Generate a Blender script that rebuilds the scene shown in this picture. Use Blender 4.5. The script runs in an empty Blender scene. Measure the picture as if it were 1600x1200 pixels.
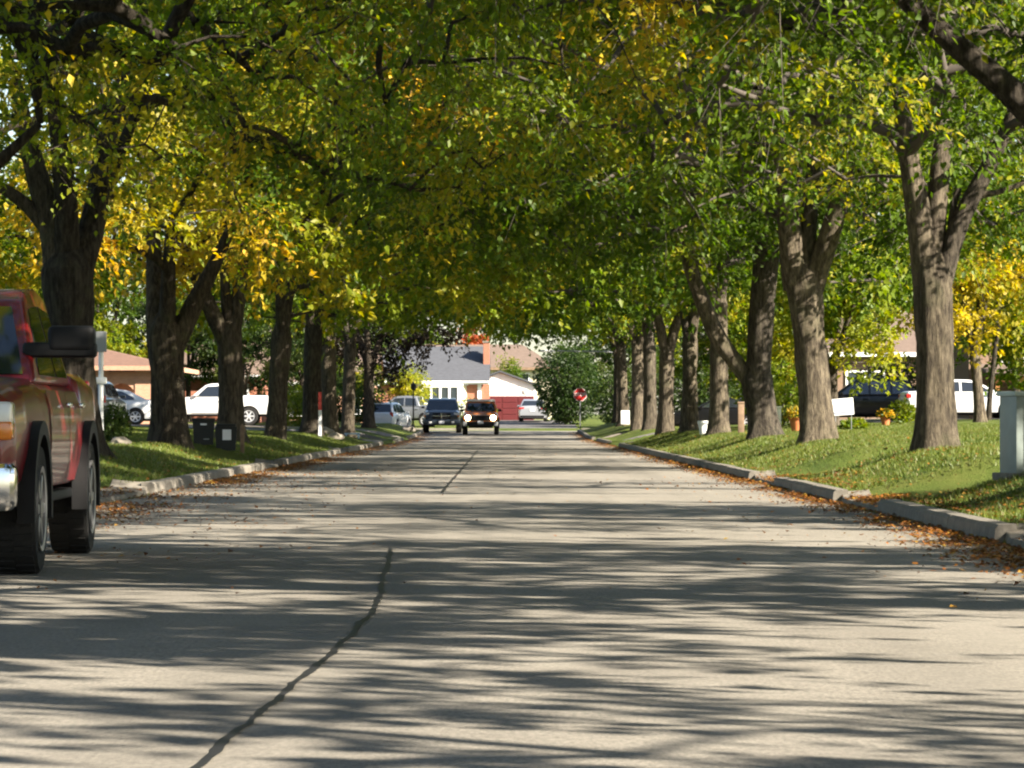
import bpy, bmesh, math
import numpy as np
from mathutils import noise as mnoise, Vector, Matrix

scene = bpy.context.scene
C = scene.collection
R = math.radians

# ------------------------------------------------------------------ camera, sky, sun, exposure
cam_d = bpy.data.cameras.new('camera')
cam = bpy.data.objects.new('camera', cam_d); C.objects.link(cam)
cam_d.sensor_width = 36.0
cam_d.lens = 36.0 * 5570 / 1600
cam_d.clip_end = 4000
cam.location = (0, 0, 1.0)
cam.rotation_euler = (R(90 + 0.566), 0, R(-0.051))
scene.camera = cam

SUN_EL, SUN_AZ = 32.0, 121.0          # azimuth measured clockwise from +Y (view direction)
world = bpy.data.worlds.new('World'); scene.world = world; world.use_nodes = True
wn = world.node_tree.nodes; wl = world.node_tree.links
bg = wn['Background']
sky = wn.new('ShaderNodeTexSky'); sky.sky_type = 'NISHITA'; sky.sun_disc = False
sky.sun_elevation = R(SUN_EL); sky.sun_rotation = R(SUN_AZ)
sky.air_density = 1.0; sky.dust_density = 0.9; sky.ozone_density = 1.0
wl.new(sky.outputs[0], bg.inputs[0]); bg.inputs[1].default_value = 0.058

sun_d = bpy.data.lights.new('sun', 'SUN'); sun_d.energy = 5.0; sun_d.angle = R(0.53); sun_d.color = (1.0, 0.91, 0.77)
sun = bpy.data.objects.new('sun', sun_d); C.objects.link(sun)
sd = Vector((math.sin(R(SUN_AZ)) * math.cos(R(SUN_EL)), math.cos(R(SUN_AZ)) * math.cos(R(SUN_EL)), math.sin(R(SUN_EL))))
sun.rotation_euler = sd.to_track_quat('Z', 'Y').to_euler()

scene.view_settings.view_transform = 'Standard'
scene.view_settings.look = 'None'
scene.view_settings.gamma = 1.0
scene.view_settings.use_curve_mapping = False
scene.view_settings.exposure = 2.06
scene.render.engine = 'CYCLES'
cy = scene.cycles
cy.max_bounces = 6; cy.diffuse_bounces = 3; cy.glossy_bounces = 3; cy.transmission_bounces = 3; cy.transparent_max_bounces = 4
cy.use_denoising = True
cy.use_adaptive_sampling = True; cy.adaptive_threshold = 0.015
cy.sample_clamp_indirect = 6.0
cy.filter_width = 2.2

# ------------------------------------------------------------------ helpers
def smooth(a, b, v):
    t = np.clip((v - a) / (b - a), 0, 1)
    return t * t * (3 - 2 * t)

def tag(o, label=None, cat=None, group=None, kind=None):
    if label: o['label'] = label
    if cat: o['category'] = cat
    if group: o['group'] = group
    if kind: o['kind'] = kind
    return o

def empty(name, loc, rz=0.0):
    o = bpy.data.objects.new(name, None); C.objects.link(o)
    o.location = loc; o.rotation_euler = (0, 0, rz); o.empty_display_size = 0.2
    return o

def link(name, me, parent=None, loc=None, rot=None):
    o = bpy.data.objects.new(name, me); C.objects.link(o)
    if parent is not None: o.parent = parent
    if loc is not None: o.location = loc
    if rot is not None: o.rotation_euler = rot
    return o

def np_mesh(name, V, F, mat, smooth_sh=False, col=None):
    """V (n,3), F (m,k) all faces with k corners"""
    V = np.asarray(V, np.float32); F = np.asarray(F, np.int32)
    me = bpy.data.meshes.new(name)
    m, k = F.shape
    me.vertices.add(len(V)); me.vertices.foreach_set('co', V.ravel())
    me.loops.add(m * k); me.loops.foreach_set('vertex_index', F.ravel())
    me.polygons.add(m)
    me.polygons.foreach_set('loop_start', np.arange(0, m * k, k, dtype=np.int32))
    me.polygons.foreach_set('loop_total', np.full(m, k, np.int32))
    me.update(calc_edges=True)
    if smooth_sh: me.polygons.foreach_set('use_smooth', np.ones(m, bool))
    if col is not None:
        at = me.color_attributes.new('col', 'FLOAT_COLOR', 'POINT')
        c4 = np.ones((len(V), 4), np.float32); c4[:, :3] = col
        at.data.foreach_set('color', c4.ravel())
    if mat: me.materials.append(mat)
    return me

class MB:
    """collects simple solids, builds ONE mesh object"""
    def __init__(s): s.bm = bmesh.new()
    def _x(s, vs, M):
        if M is not None: bmesh.ops.transform(s.bm, matrix=M, verts=vs)
    def box(s, c, d, bevel=0.0, M=None, seg=2):
        r = bmesh.ops.create_cube(s.bm, size=1.0)
        vs = r['verts']
        bmesh.ops.scale(s.bm, vec=d, verts=vs); bmesh.ops.translate(s.bm, vec=c, verts=vs)
        if bevel > 0:
            es = list({e for v in vs for e in v.link_edges})
            rr = bmesh.ops.bevel(s.bm, geom=es, offset=bevel, segments=seg, affect='EDGES', profile=0.6)
            vs = list({v for f in rr['faces'] for v in f.verts} | {v for v in vs if v.is_valid})
        s._x(vs, M); return s
    def prism(s, pts, y0, y1, wfun=None, M=None):
        """polygon in (x,z) extruded in y; wfun(x,z,side)->y overrides"""
        n = len(pts)
        A = [s.bm.verts.new((x, (wfun(x, z, -1) if wfun else y0), z)) for x, z in pts]
        B = [s.bm.verts.new((x, (wfun(x, z, 1) if wfun else y1), z)) for x, z in pts]
        s.bm.faces.new(A); s.bm.faces.new(B[::-1])
        for i in range(n):
            j = (i + 1) % n
            s.bm.faces.new((A[j], A[i], B[i], B[j]))
        s._x(A + B, M); return s
    def poly(s, pts, M=None):
        v = [s.bm.verts.new(p) for p in pts]; s.bm.faces.new(v); s._x(v, M); return s
    def slab(s, pts, off):
        """closed slab: polygon pts pushed by vector off"""
        a = [s.bm.verts.new(p) for p in pts]
        b = [s.bm.verts.new((p[0] + off[0], p[1] + off[1], p[2] + off[2])) for p in pts]
        s.bm.faces.new(a[::-1]); s.bm.faces.new(b); n = len(a)
        for i in range(n):
            j = (i + 1) % n; s.bm.faces.new((a[i], a[j], b[j], b[i]))
        return s
    def lathe(s, prof, n=24, M=None, axis='Y'):
        """prof list (r, h) revolved about the axis"""
        rings = []
        vs = []
        for r, h in prof:
            ring = []
            for i in range(n):
                a = 2 * math.pi * i / n
                p = (r * math.cos(a), h, r * math.sin(a)) if axis == 'Y' else (r * math.cos(a), r * math.sin(a), h)
                ring.append(s.bm.verts.new(p))
            rings.append(ring); vs += ring
        for a, b in zip(rings, rings[1:]):
            for i in range(n):
                j = (i + 1) % n
                s.bm.faces.new((a[i], a[j], b[j], b[i]))
        s.bm.faces.new(rings[0][::-1]); s.bm.faces.new(rings[-1])
        s._x(vs, M); return s
    def tube(s, pts, rad, n=8):
        V, F = tube_np(np.array(pts, float), np.broadcast_to(np.array(rad, float), (len(pts),)), n)
        vs = [s.bm.verts.new(v) for v in V]
        for f in F: s.bm.faces.new([vs[i] for i in f])
        k = len(pts)
        s.bm.faces.new(vs[:n][::-1]); s.bm.faces.new(vs[(k - 1) * n:])
        return s
    def build(s, name, mat, parent=None, sm=True, angle=35, loc=None, rot=None):
        bmesh.ops.recalc_face_normals(s.bm, faces=s.bm.faces)
        me = bpy.data.meshes.new(name); s.bm.to_mesh(me); s.bm.free()
        if mat: me.materials.append(mat)
        if sm:
            me.polygons.foreach_set('use_smooth', np.ones(len(me.polygons), bool))
            me.set_sharp_from_angle(angle=R(angle))
        return link(name, me, parent, loc, rot)

def tube_np(P, rad, n):
    k = len(P)
    T = np.gradient(P, axis=0)
    T /= np.linalg.norm(T, axis=1, keepdims=True) + 1e-9
    ref = np.where(np.abs(T[:, 2:3]) > 0.9, np.array([[1.0, 0, 0]]), np.array([[0, 0, 1.0]]))
    ref = np.repeat(ref[:1], k, 0)
    U = np.cross(ref, T); U /= np.linalg.norm(U, axis=1, keepdims=True) + 1e-9
    W = np.cross(T, U)
    a = np.arange(n) * 2 * math.pi / n
    V = P[:, None, :] + rad[:, None, None] * (np.cos(a)[None, :, None] * U[:, None, :] + np.sin(a)[None, :, None] * W[:, None, :])
    i = np.arange(n); j = (i + 1) % n
    F = np.concatenate([np.stack([r * n + i, r * n + j, (r + 1) * n + j, (r + 1) * n + i], 1) for r in range(k - 1)])
    return V.reshape(-1, 3), F

# ------------------------------------------------------------------ materials
def new_mat(name):
    m = bpy.data.materials.new(name); m.use_nodes = True
    nt = m.node_tree; return m, nt, nt.nodes['Principled BSDF']

def plain(name, col, rough=0.6, metal=0.0, spec=0.5, coat=0.0, var=0.0, vscale=4.0, bump=0.0, bscale=60.0, col2=None):
    m, nt, b = new_mat(name)
    b.inputs['Roughness'].default_value = rough; b.inputs['Metallic'].default_value = metal
    b.inputs['Specular IOR Level'].default_value = spec; b.inputs['Coat Weight'].default_value = coat
    b.inputs['Coat Roughness'].default_value = 0.04
    b.inputs['Base Color'].default_value = (*col, 1)
    if var > 0 or col2:
        tc = nt.nodes.new('ShaderNodeTexCoord'); nz = nt.nodes.new('ShaderNodeTexNoise')
        nz.inputs['Scale'].default_value = vscale; nz.inputs['Detail'].default_value = 6
        nt.links.new(tc.outputs['Object'], nz.inputs['Vector'])
        rp = nt.nodes.new('ShaderNodeValToRGB')
        lo = tuple(c * (1 - var) for c in col); hi = tuple(min(1, c * (1 + var)) for c in (col2 or col))
        rp.color_ramp.elements[0].position = 0.3; rp.color_ramp.elements[1].position = 0.7
        rp.color_ramp.elements[0].color = (*lo, 1); rp.color_ramp.elements[1].color = (*hi, 1)
        nt.links.new(nz.outputs['Fac'], rp.inputs[0]); nt.links.new(rp.outputs[0], b.inputs['Base Color'])
    if bump > 0:
        tc = nt.nodes.new('ShaderNodeTexCoord'); n2 = nt.nodes.new('ShaderNodeTexNoise')
        n2.inputs['Scale'].default_value = bscale; n2.inputs['Detail'].default_value = 5
        nt.links.new(tc.outputs['Object'], n2.inputs['Vector'])
        bp = nt.nodes.new('ShaderNodeBump'); bp.inputs['Strength'].default_value = bump; bp.inputs['Distance'].default_value = 0.02
        nt.links.new(n2.outputs['Fac'], bp.inputs['Height']); nt.links.new(bp.outputs[0], b.inputs['Normal'])
    return m

def mix_rgb(nt, a, b, fac, mode='MIX'):
    n = nt.nodes.new('ShaderNodeMix'); n.data_type = 'RGBA'; n.blend_type = mode
    for sock, v in ((6, a), (7, b), (0, fac)):
        if hasattr(v, 'links'): nt.links.new(v, n.inputs[sock])
        else: n.inputs[sock].default_value = (*v, 1) if isinstance(v, tuple) else v
    return n.outputs[2]

def tex_noise(nt, vec, scale, detail=5, rough=0.55):
    n = nt.nodes.new('ShaderNodeTexNoise'); n.inputs['Scale'].default_value = scale
    n.inputs['Detail'].default_value = detail; n.inputs['Roughness'].default_value = rough
    nt.links.new(vec, n.inputs['Vector']); return n.outputs['Fac']

def ramp(nt, fac, stops):
    r = nt.nodes.new('ShaderNodeValToRGB'); e = r.color_ramp.elements
    while len(e) < len(stops): e.new(0.5)
    for i, (p, c) in enumerate(stops):
        e[i].position = p; e[i].color = (*c, 1) if isinstance(c, tuple) else (c, c, c, 1)
    nt.links.new(fac, r.inputs[0]); return r.outputs[0]

def mapping(nt, scale, kind='Object'):
    tc = nt.nodes.new('ShaderNodeTexCoord'); mp = nt.nodes.new('ShaderNodeMapping')
    mp.inputs['Scale'].default_value = scale
    nt.links.new(tc.outputs[kind], mp.inputs['Vector']); return mp.outputs[0]

def asphalt_mat(name, base, patch):
    m, nt, b = new_mat(name)
    v = mapping(nt, (1, 1, 1)); vs = mapping(nt, (1.0, 0.12, 1))
    vg = mapping(nt, (1, 0.3, 1))
    c1 = ramp(nt, tex_noise(nt, vg, 48, 6, 0.8), [(0.36, tuple(x * 0.6 for x in base)), (0.5, base), (0.64, tuple(x * 1.35 for x in base))])
    c2 = mix_rgb(nt, c1, tuple(patch), ramp(nt, tex_noise(nt, vs, 1.6, 6), [(0.45, 0.0), (0.7, 0.5)]))
    c2 = mix_rgb(nt, c2, tuple(x * 0.55 for x in base), ramp(nt, tex_noise(nt, v, 7, 7, 0.7), [(0.5, 0.0), (0.78, 0.55)]))
    vt = mapping(nt, (0.55, 0.012, 1))
    c2 = mix_rgb(nt, c2, tuple(x * 0.62 for x in base), ramp(nt, tex_noise(nt, vt, 1.7, 3), [(0.48, 0.0), (0.66, 0.5)]))
    c3 = mix_rgb(nt, c2, tuple(x * 0.5 for x in base), ramp(nt, tex_noise(nt, v, 0.55, 7, 0.6), [(0.52, 0.0), (0.72, 0.45)]))
    nt.links.new(c3, b.inputs['Base Color'])
    b.inputs['Roughness'].default_value = 0.88; b.inputs['Specular IOR Level'].default_value = 0.3
    bp = nt.nodes.new('ShaderNodeBump'); bp.inputs['Strength'].default_value = 0.5; bp.inputs['Distance'].default_value = 0.006
    nt.links.new(tex_noise(nt, v, 160, 4, 0.7), bp.inputs['Height']); nt.links.new(bp.outputs[0], b.inputs['Normal'])
    return m

def concrete_mat(name, base):
    m, nt, b = new_mat(name)
    v = mapping(nt, (1, 1, 1))
    c1 = ramp(nt, tex_noise(nt, v, 9, 8, 0.65), [(0.3, tuple(x * 0.6 for x in base)), (0.6, base), (0.8, tuple(min(1, x * 1.15) for x in base))])
    c2 = mix_rgb(nt, c1, (0.10, 0.085, 0.06), ramp(nt, tex_noise(nt, v, 2.2, 5), [(0.5, 0.0), (0.75, 0.5)]))
    nt.links.new(c2, b.inputs['Base Color']); b.inputs['Roughness'].default_value = 0.9
    bp = nt.nodes.new('ShaderNodeBump'); bp.inputs['Strength'].default_value = 0.6; bp.inputs['Distance'].default_value = 0.01
    nt.links.new(tex_noise(nt, v, 45, 6, 0.7), bp.inputs['Height']); nt.links.new(bp.outputs[0], b.inputs['Normal'])
    return m

def grass_ground_mat():
    m, nt, b = new_mat('lawn_soil')
    v = mapping(nt, (1, 1, 1))
    c = ramp(nt, tex_noise(nt, v, 1.3, 7, 0.6), [(0.3, (0.055, 0.085, 0.016)), (0.5, (0.09, 0.12, 0.022)), (0.7, (0.14, 0.15, 0.035))])
    c = mix_rgb(nt, c, (0.15, 0.12, 0.05), ramp(nt, tex_noise(nt, v, 14, 6, 0.7), [(0.55, 0.0), (0.8, 0.6)]))
    nt.links.new(c, b.inputs['Base Color']); b.inputs['Roughness'].default_value = 0.95; b.inputs['Specular IOR Level'].default_value = 0.15
    bp = nt.nodes.new('ShaderNodeBump'); bp.inputs['Strength'].default_value = 1.0; bp.inputs['Distance'].default_value = 0.05
    nt.links.new(tex_noise(nt, v, 40, 5, 0.7), bp.inputs['Height']); nt.links.new(bp.outputs[0], b.inputs['Normal'])
    return m

def leaf_mat(name, trans=0.5, gloss=0.25):
    m, nt, b = new_mat(name)
    at = nt.nodes.new('ShaderNodeAttribute'); at.attribute_name = 'col'
    nt.links.new(at.outputs['Color'], b.inputs['Base Color'])
    b.inputs['Roughness'].default_value = 0.48; b.inputs['Specular IOR Level'].default_value = gloss
    tr = nt.nodes.new('ShaderNodeBsdfTranslucent')
    hs = nt.nodes.new('ShaderNodeHueSaturation'); hs.inputs['Saturation'].default_value = 1.15; hs.inputs['Value'].default_value = 1.35
    nt.links.new(at.outputs['Color'], hs.inputs['Color']); nt.links.new(hs.outputs[0], tr.inputs[0])
    mx = nt.nodes.new('ShaderNodeMixShader'); mx.inputs[0].default_value = trans
    nt.links.new(b.outputs[0], mx.inputs[1]); nt.links.new(tr.outputs[0], mx.inputs[2])
    nt.links.new(mx.outputs[0], nt.nodes['Material Output'].inputs['Surface'])
    return m

def bark_mat(name, dark, light):
    m, nt, b = new_mat(name)
    v = mapping(nt, (1, 1, 0.2)); v2 = mapping(nt, (1, 1, 0.45)); v3 = mapping(nt, (1, 1, 1))
    f = tex_noise(nt, v, 17, 8, 0.74)
    c = ramp(nt, f, [(0.33, tuple(x * 0.45 for x in dark)), (0.47, dark), (0.66, light)])
    c = mix_rgb(nt, c, tuple(x * 1.25 for x in light), ramp(nt, tex_noise(nt, v2, 5.5, 6, 0.65), [(0.5, 0.0), (0.68, 0.55)]))
    c = mix_rgb(nt, c, (0.09, 0.10, 0.05), ramp(nt, tex_noise(nt, v3, 2.3, 4), [(0.55, 0.0), (0.75, 0.4)]))
    oi = nt.nodes.new('ShaderNodeObjectInfo')
    c = mix_rgb(nt, c, ramp(nt, oi.outputs['Random'], [(0.0, (0.75, 0.75, 0.76)), (0.5, (1.05, 1.02, 0.95)), (1.0, (1.4, 1.35, 1.25))]), 1.0, 'MULTIPLY')
    nt.links.new(c, b.inputs['Base Color']); b.inputs['Roughness'].default_value = 0.95; b.inputs['Specular IOR Level'].default_value = 0.1
    bp = nt.nodes.new('ShaderNodeBump'); bp.inputs['Strength'].default_value = 1.0; bp.inputs['Distance'].default_value = 0.10
    nt.links.new(f, bp.inputs['Height']); nt.links.new(bp.outputs[0], b.inputs['Normal'])
    return m

def brick_mat(name, c1, c2, mortar):
    m, nt, b = new_mat(name)
    tc = nt.nodes.new('ShaderNodeTexCoord'); sp = nt.nodes.new('ShaderNodeSeparateXYZ'); cb = nt.nodes.new('ShaderNodeCombineXYZ')
    nt.links.new(tc.outputs['Object'], sp.inputs[0])
    ad = nt.nodes.new('ShaderNodeMath'); nt.links.new(sp.outputs[0], ad.inputs[0]); nt.links.new(sp.outputs[1], ad.inputs[1])
    nt.links.new(ad.outputs[0], cb.inputs[0]); nt.links.new(sp.outputs[2], cb.inputs[1])
    br = nt.nodes.new('ShaderNodeTexBrick'); br.inputs['Scale'].default_value = 4.5
    br.inputs['Color1'].default_value = (*c1, 1); br.inputs['Color2'].default_value = (*c2, 1); br.inputs['Mortar'].default_value = (*mortar, 1)
    br.inputs['Mortar Size'].default_value = 0.012
    nt.links.new(cb.outputs[0], br.inputs['Vector']); nt.links.new(br.outputs[0], b.inputs['Base Color'])
    b.inputs['Roughness'].default_value = 0.9
    return m

def shingle_mat(name, col):
    m, nt, b = new_mat(name)
    v = mapping(nt, (1, 1, 6))
    c = ramp(nt, tex_noise(nt, v, 3.5, 6, 0.75), [(0.3, tuple(x * 0.7 for x in col)), (0.7, tuple(x * 1.3 for x in col))])
    nt.links.new(c, b.inputs['Base Color']); b.inputs['Roughness'].default_value = 0.92
    return m

def emit(name, col, strength):
    m, nt, b = new_mat(name)
    b.inputs['Base Color'].default_value = (*col, 1)
    b.inputs['Emission Color'].default_value = (*col, 1); b.inputs['Emission Strength'].default_value = strength
    return m

M = {}
M['asphalt'] = asphalt_mat('asphalt', (0.212, 0.192, 0.160), (0.255, 0.232, 0.195))
M['asphalt2'] = asphalt_mat('asphalt_drive', (0.10, 0.095, 0.09), (0.15, 0.14, 0.13))
M['sealant'] = plain('sealant', (0.016, 0.016, 0.017), 0.5, var=0.4, vscale=30)
M['concrete'] = concrete_mat('concrete', (0.185, 0.165, 0.135))
M['concrete2'] = concrete_mat('concrete_pale', (0.20, 0.175, 0.14))
M['lawn'] = grass_ground_mat()
M['leaf'] = leaf_mat('leaf')
M['litter'] = leaf_mat('litter', 0.12, 0.2)
M['blade'] = leaf_mat('blade', 0.3, 0.25)
M['needle'] = leaf_mat('needle', 0.15, 0.2)
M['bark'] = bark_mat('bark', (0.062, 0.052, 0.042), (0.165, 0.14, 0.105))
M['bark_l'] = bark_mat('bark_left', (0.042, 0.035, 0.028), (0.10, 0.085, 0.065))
M['twig'] = plain('twig', (0.065, 0.053, 0.042), 0.9, var=0.3)
M['tyre'] = plain('tyre', (0.022, 0.021, 0.02), 0.82, spec=0.25, bump=0.3, bscale=90)
M['rim'] = plain('rim', (0.62, 0.62, 0.63), 0.35, metal=0.45)
M['rim_mid'] = plain('rim_mid', (0.22, 0.22, 0.225), 0.35, metal=0.5)
M['rim_dark'] = plain('rim_dark', (0.10, 0.10, 0.10), 0.38, metal=0.8)
M['chrome'] = plain('chrome', (0.72, 0.72, 0.72), 0.12, metal=1.0)
M['black_plastic'] = plain('black_plastic', (0.009, 0.009, 0.0095), 0.6, spec=0.25, bump=0.1, bscale=200)
M['under'] = plain('underbody', (0.012, 0.012, 0.012), 0.9, spec=0.1)
M['glass'] = plain('car_glass', (0.015, 0.018, 0.022), 0.04, spec=0.8, coat=0.3)
M['pane'] = plain('window_pane', (0.04, 0.05, 0.055), 0.06, spec=0.7)
M['lamp_clear'] = plain('lamp_clear', (0.62, 0.62, 0.6), 0.1, spec=0.8, coat=0.6)
M['lamp_amber'] = plain('lamp_amber', (0.75, 0.22, 0.02), 0.15, spec=0.7, coat=0.5)
M['lamp_red'] = plain('lamp_red', (0.38, 0.015, 0.012), 0.15, spec=0.7, coat=0.5)
M['lamp_on'] = emit('lamp_on', (1.0, 0.86, 0.58), 9.0)
M['plate'] = plain('plate', (0.7, 0.7, 0.72), 0.5)
def paint(name, col, metal=0.0, rough=0.32, coat=0.7):
    return plain(name, col, rough, metal=metal, spec=0.4, coat=coat)
M['p_red'] = paint('paint_red', (0.165, 0.006, 0.009), 0.0, 0.35, 0.6)
M['p_navy'] = paint('paint_navy', (0.035, 0.045, 0.06), 0.3)
M['p_orange'] = paint('paint_orange', (0.45, 0.13, 0.012), 0.0)
M['p_white'] = paint('paint_white', (0.66, 0.66, 0.65))
M['p_silver'] = paint('paint_silver', (0.30, 0.31, 0.33), 0.2)
M['p_steel'] = paint('paint_steel', (0.15, 0.16, 0.18), 0.2)
M['p_black'] = plain('paint_black', (0.006, 0.006, 0.007), 0.3, spec=0.3, coat=0.2)
M['p_grey'] = paint('paint_grey', (0.11, 0.115, 0.125), 0.3)
M['white'] = plain('white_paint', (0.80, 0.80, 0.78), 0.55, var=0.05, vscale=3)
M['cream'] = plain('cream_paint', (0.72, 0.66, 0.46), 0.6, var=0.08)
M['brick'] = brick_mat('brick', (0.36, 0.13, 0.07), (0.30, 0.10, 0.055), (0.30, 0.25, 0.20))
M['brick_pale'] = brick_mat('brick_pale', (0.50, 0.27, 0.17), (0.44, 0.22, 0.13), (0.45, 0.38, 0.30))
M['brick_brown'] = brick_mat('brick_brown', (0.22, 0.14, 0.09), (0.18, 0.11, 0.07), (0.25, 0.21, 0.17))
M['roof_grey'] = shingle_mat('shingle_grey', (0.062, 0.065, 0.075))
M['roof_brown'] = shingle_mat('shingle_brown', (0.135, 0.095, 0.072))
M['roof_red'] = shingle_mat('shingle_red', (0.15, 0.082, 0.055))
M['door_red'] = plain('door_red', (0.09, 0.010, 0.012), 0.5, var=0.06)
M['wood'] = plain('wood', (0.20, 0.13, 0.08), 0.85, var=0.3, vscale=8)
M['wood_orange'] = plain('wood_orange', (0.50, 0.20, 0.07), 0.7, var=0.15, vscale=5)
M['metal_grey'] = plain('metal_grey', (0.30, 0.31, 0.32), 0.5, metal=0.6)
M['cabinet'] = plain('cabinet_paint', (0.36, 0.42, 0.38), 0.5, var=0.12, vscale=5)
M['cabinet2'] = plain('cabinet_paint_dark', (0.20, 0.235, 0.215), 0.5, var=0.12, vscale=5)
M['bin'] = plain('bin_black', (0.012, 0.014, 0.015), 0.5, spec=0.4)
M['stop_red'] = plain('stop_red', (0.50, 0.022, 0.02), 0.45)
M['terracotta'] = plain('terracotta', (0.46, 0.15, 0.05), 0.8, var=0.15)
M['blue_pale'] = plain('blue_pale', (0.35, 0.50, 0.62), 0.5)
M['rock'] = concrete_mat('rock', (0.30, 0.26, 0.21))
M['red_stripe'] = plain('red_stripe', (0.45, 0.05, 0.04), 0.6)
M['ink'] = plain('ink', (0.18, 0.2, 0.3), 0.7)

# ------------------------------------------------------------------ terrain
RX, LX = 3.85, -4.70            # kerb faces
DR_R = [(19.0, 28.4), (37.4, 42.4), (52.0, 57.5), (126.0, 140.0), (158.0, 166.0)]
DR_L = [(18.0, 32.0), (40.5, 47.5), (69.5, 74.5), (100.0, 105.0), (134.0, 150.0), (160.0, 170.0)]
def rise(y):
    return 0.30 * smooth(165, 212, y) + 0.45 * smooth(214.5, 238, y) + 0.004 * np.clip(y - 240, 0, 200)
def dmask(y, drives):
    m = np.zeros_like(y, dtype=float)
    for a, b in drives:
        m = np.maximum(m, smooth(a - 0.35, a + 0.25, y) * (1 - smooth(b - 0.25, b + 0.35, y)))
    return m
def ground_h(x, y):
    x = np.asarray(x, float); y = np.asarray(y, float)
    side = 1 - smooth(200.5, 203.5, y)
    tr = x - RX - 0.2
    vr = 0.15 + 0.44 * smooth(0, 2.0, tr) + 0.04 * np.clip(tr - 2, 0, 10) + 0.006 * np.clip(tr - 12, 0, 60)
    dr = np.minimum(vr, 0.025 + 0.085 * np.clip(x - RX, 0, 99))
    tl = LX - 0.2 - x
    vl = 0.15 + 0.36 * smooth(0, 2.0, tl) + 0.03 * np.clip(tl - 2, 0, 8) + 0.006 * np.clip(tl - 10, 0, 60)
    dl = np.minimum(vl, 0.025 + 0.085 * np.clip(LX - x, 0, 99))
    mr, ml = dmask(y, DR_R), dmask(y, DR_L)
    z = np.where(x > RX + 0.1, vr * (1 - mr) + dr * mr, np.where(x < LX - 0.1, vl * (1 - ml) + dl * ml, -0.03))
    bump = 0.018 * np.sin(x * 1.7 + 0.6 * np.sin(y * 0.5)) * np.sin(y * 0.9 + x * 0.4)
    z = z + np.where((x > RX + 0.5) | (x < LX - 0.5), bump, 0) * (1 - np.where(x > 0, mr, ml))
    far = 0.14 * smooth(214.6, 215.4, y)
    z = z * side + (1 - side) * np.where(y < 214.6, -0.03, 0) + far
    return z + rise(y)
def gh(x, y): return float(ground_h(np.array([x]), np.array([y]))[0])

xs = np.concatenate([[-500, -250, -120, -70], np.arange(-45, -12, 1.5), np.arange(-12, -5.0, 0.3), [-4.90, -4.84, -4.76, -4.70, -3, 0, 2.5, 3.85, 3.91, 3.99, 4.05],
                     np.arange(4.25, 12, 0.3), np.arange(12, 45, 1.5), [70, 120, 250, 500]])
ys = np.concatenate([[-200, -80, -40], np.arange(-20, 16, 2.0), np.arange(16, 110, 0.3), np.arange(110, 200, 0.8), np.arange(200, 218, 0.4), np.arange(218, 290, 2.0), [320, 400, 600, 1000, 2000]])
GX, GY = np.meshgrid(xs, ys)
GZ = ground_h(GX, GY)
nx, ny = len(xs), len(ys)
V = np.stack([GX, GY, GZ], -1).reshape(-1, 3)
ii = (np.arange(ny - 1)[:, None] * nx + np.arange(nx - 1)[None, :]).ravel()
F = np.stack([ii, ii + 1, ii + nx + 1, ii + nx], 1)
tag(link('ground', np_mesh('ground', V, F, M['lawn'], True)), kind='structure')

def sheet(name, xa, xb, yarr, nxs, zoff, mat, follow=False):
    X = np.linspace(xa, xb, nxs); Xg, Yg = np.meshgrid(X, yarr)
    Zg = (ground_h(Xg, Yg) if follow else rise(Yg)) + zoff
    n = nxs; i2 = (np.arange(len(yarr) - 1)[:, None] * n + np.arange(n - 1)[None, :]).ravel()
    Fq = np.stack([i2, i2 + 1, i2 + n + 1, i2 + n], 1)
    return link(name, np_mesh(name, np.stack([Xg, Yg, Zg], -1).reshape(-1, 3), Fq, mat, True))

tag(sheet('road', LX - 0.02, RX + 0.02, np.concatenate([[-60, -30], np.arange(-10, 204.1, 2.0)]), 5, 0.0, M['asphalt']), kind='structure')
tag(sheet('cross_street', -90, 90, np.linspace(204, 214.8, 8), 30, 0.0, M['asphalt']), kind='structure')
for side, drives in ((1, DR_R), (-1, DR_L)):
    for i, (a, b) in enumerate(drives):
        yy = np.arange(a - 0.25, b + 0.26, 0.15)
        wide = 0.3
        if side > 0: o = sheet('driveway', RX + 0.05, 4.0 + (22.0 if b > 120 else wide), yy, 26, 0.022, M['concrete2'] if i != 3 else M['asphalt2'], True)
        else: o = sheet('driveway', LX - 0.05, -5.0 - (18.0 if b > 120 else wide), yy, 26, 0.022, M['concrete2'] if i != 4 else M['asphalt2'], True)
        tag(o, kind='structure')
tag(sheet('driveway', -0.6, 4.2, np.linspace(215.0, 247.5, 20), 6, 0.012, M['asphalt2'], True), kind='structure')

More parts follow.
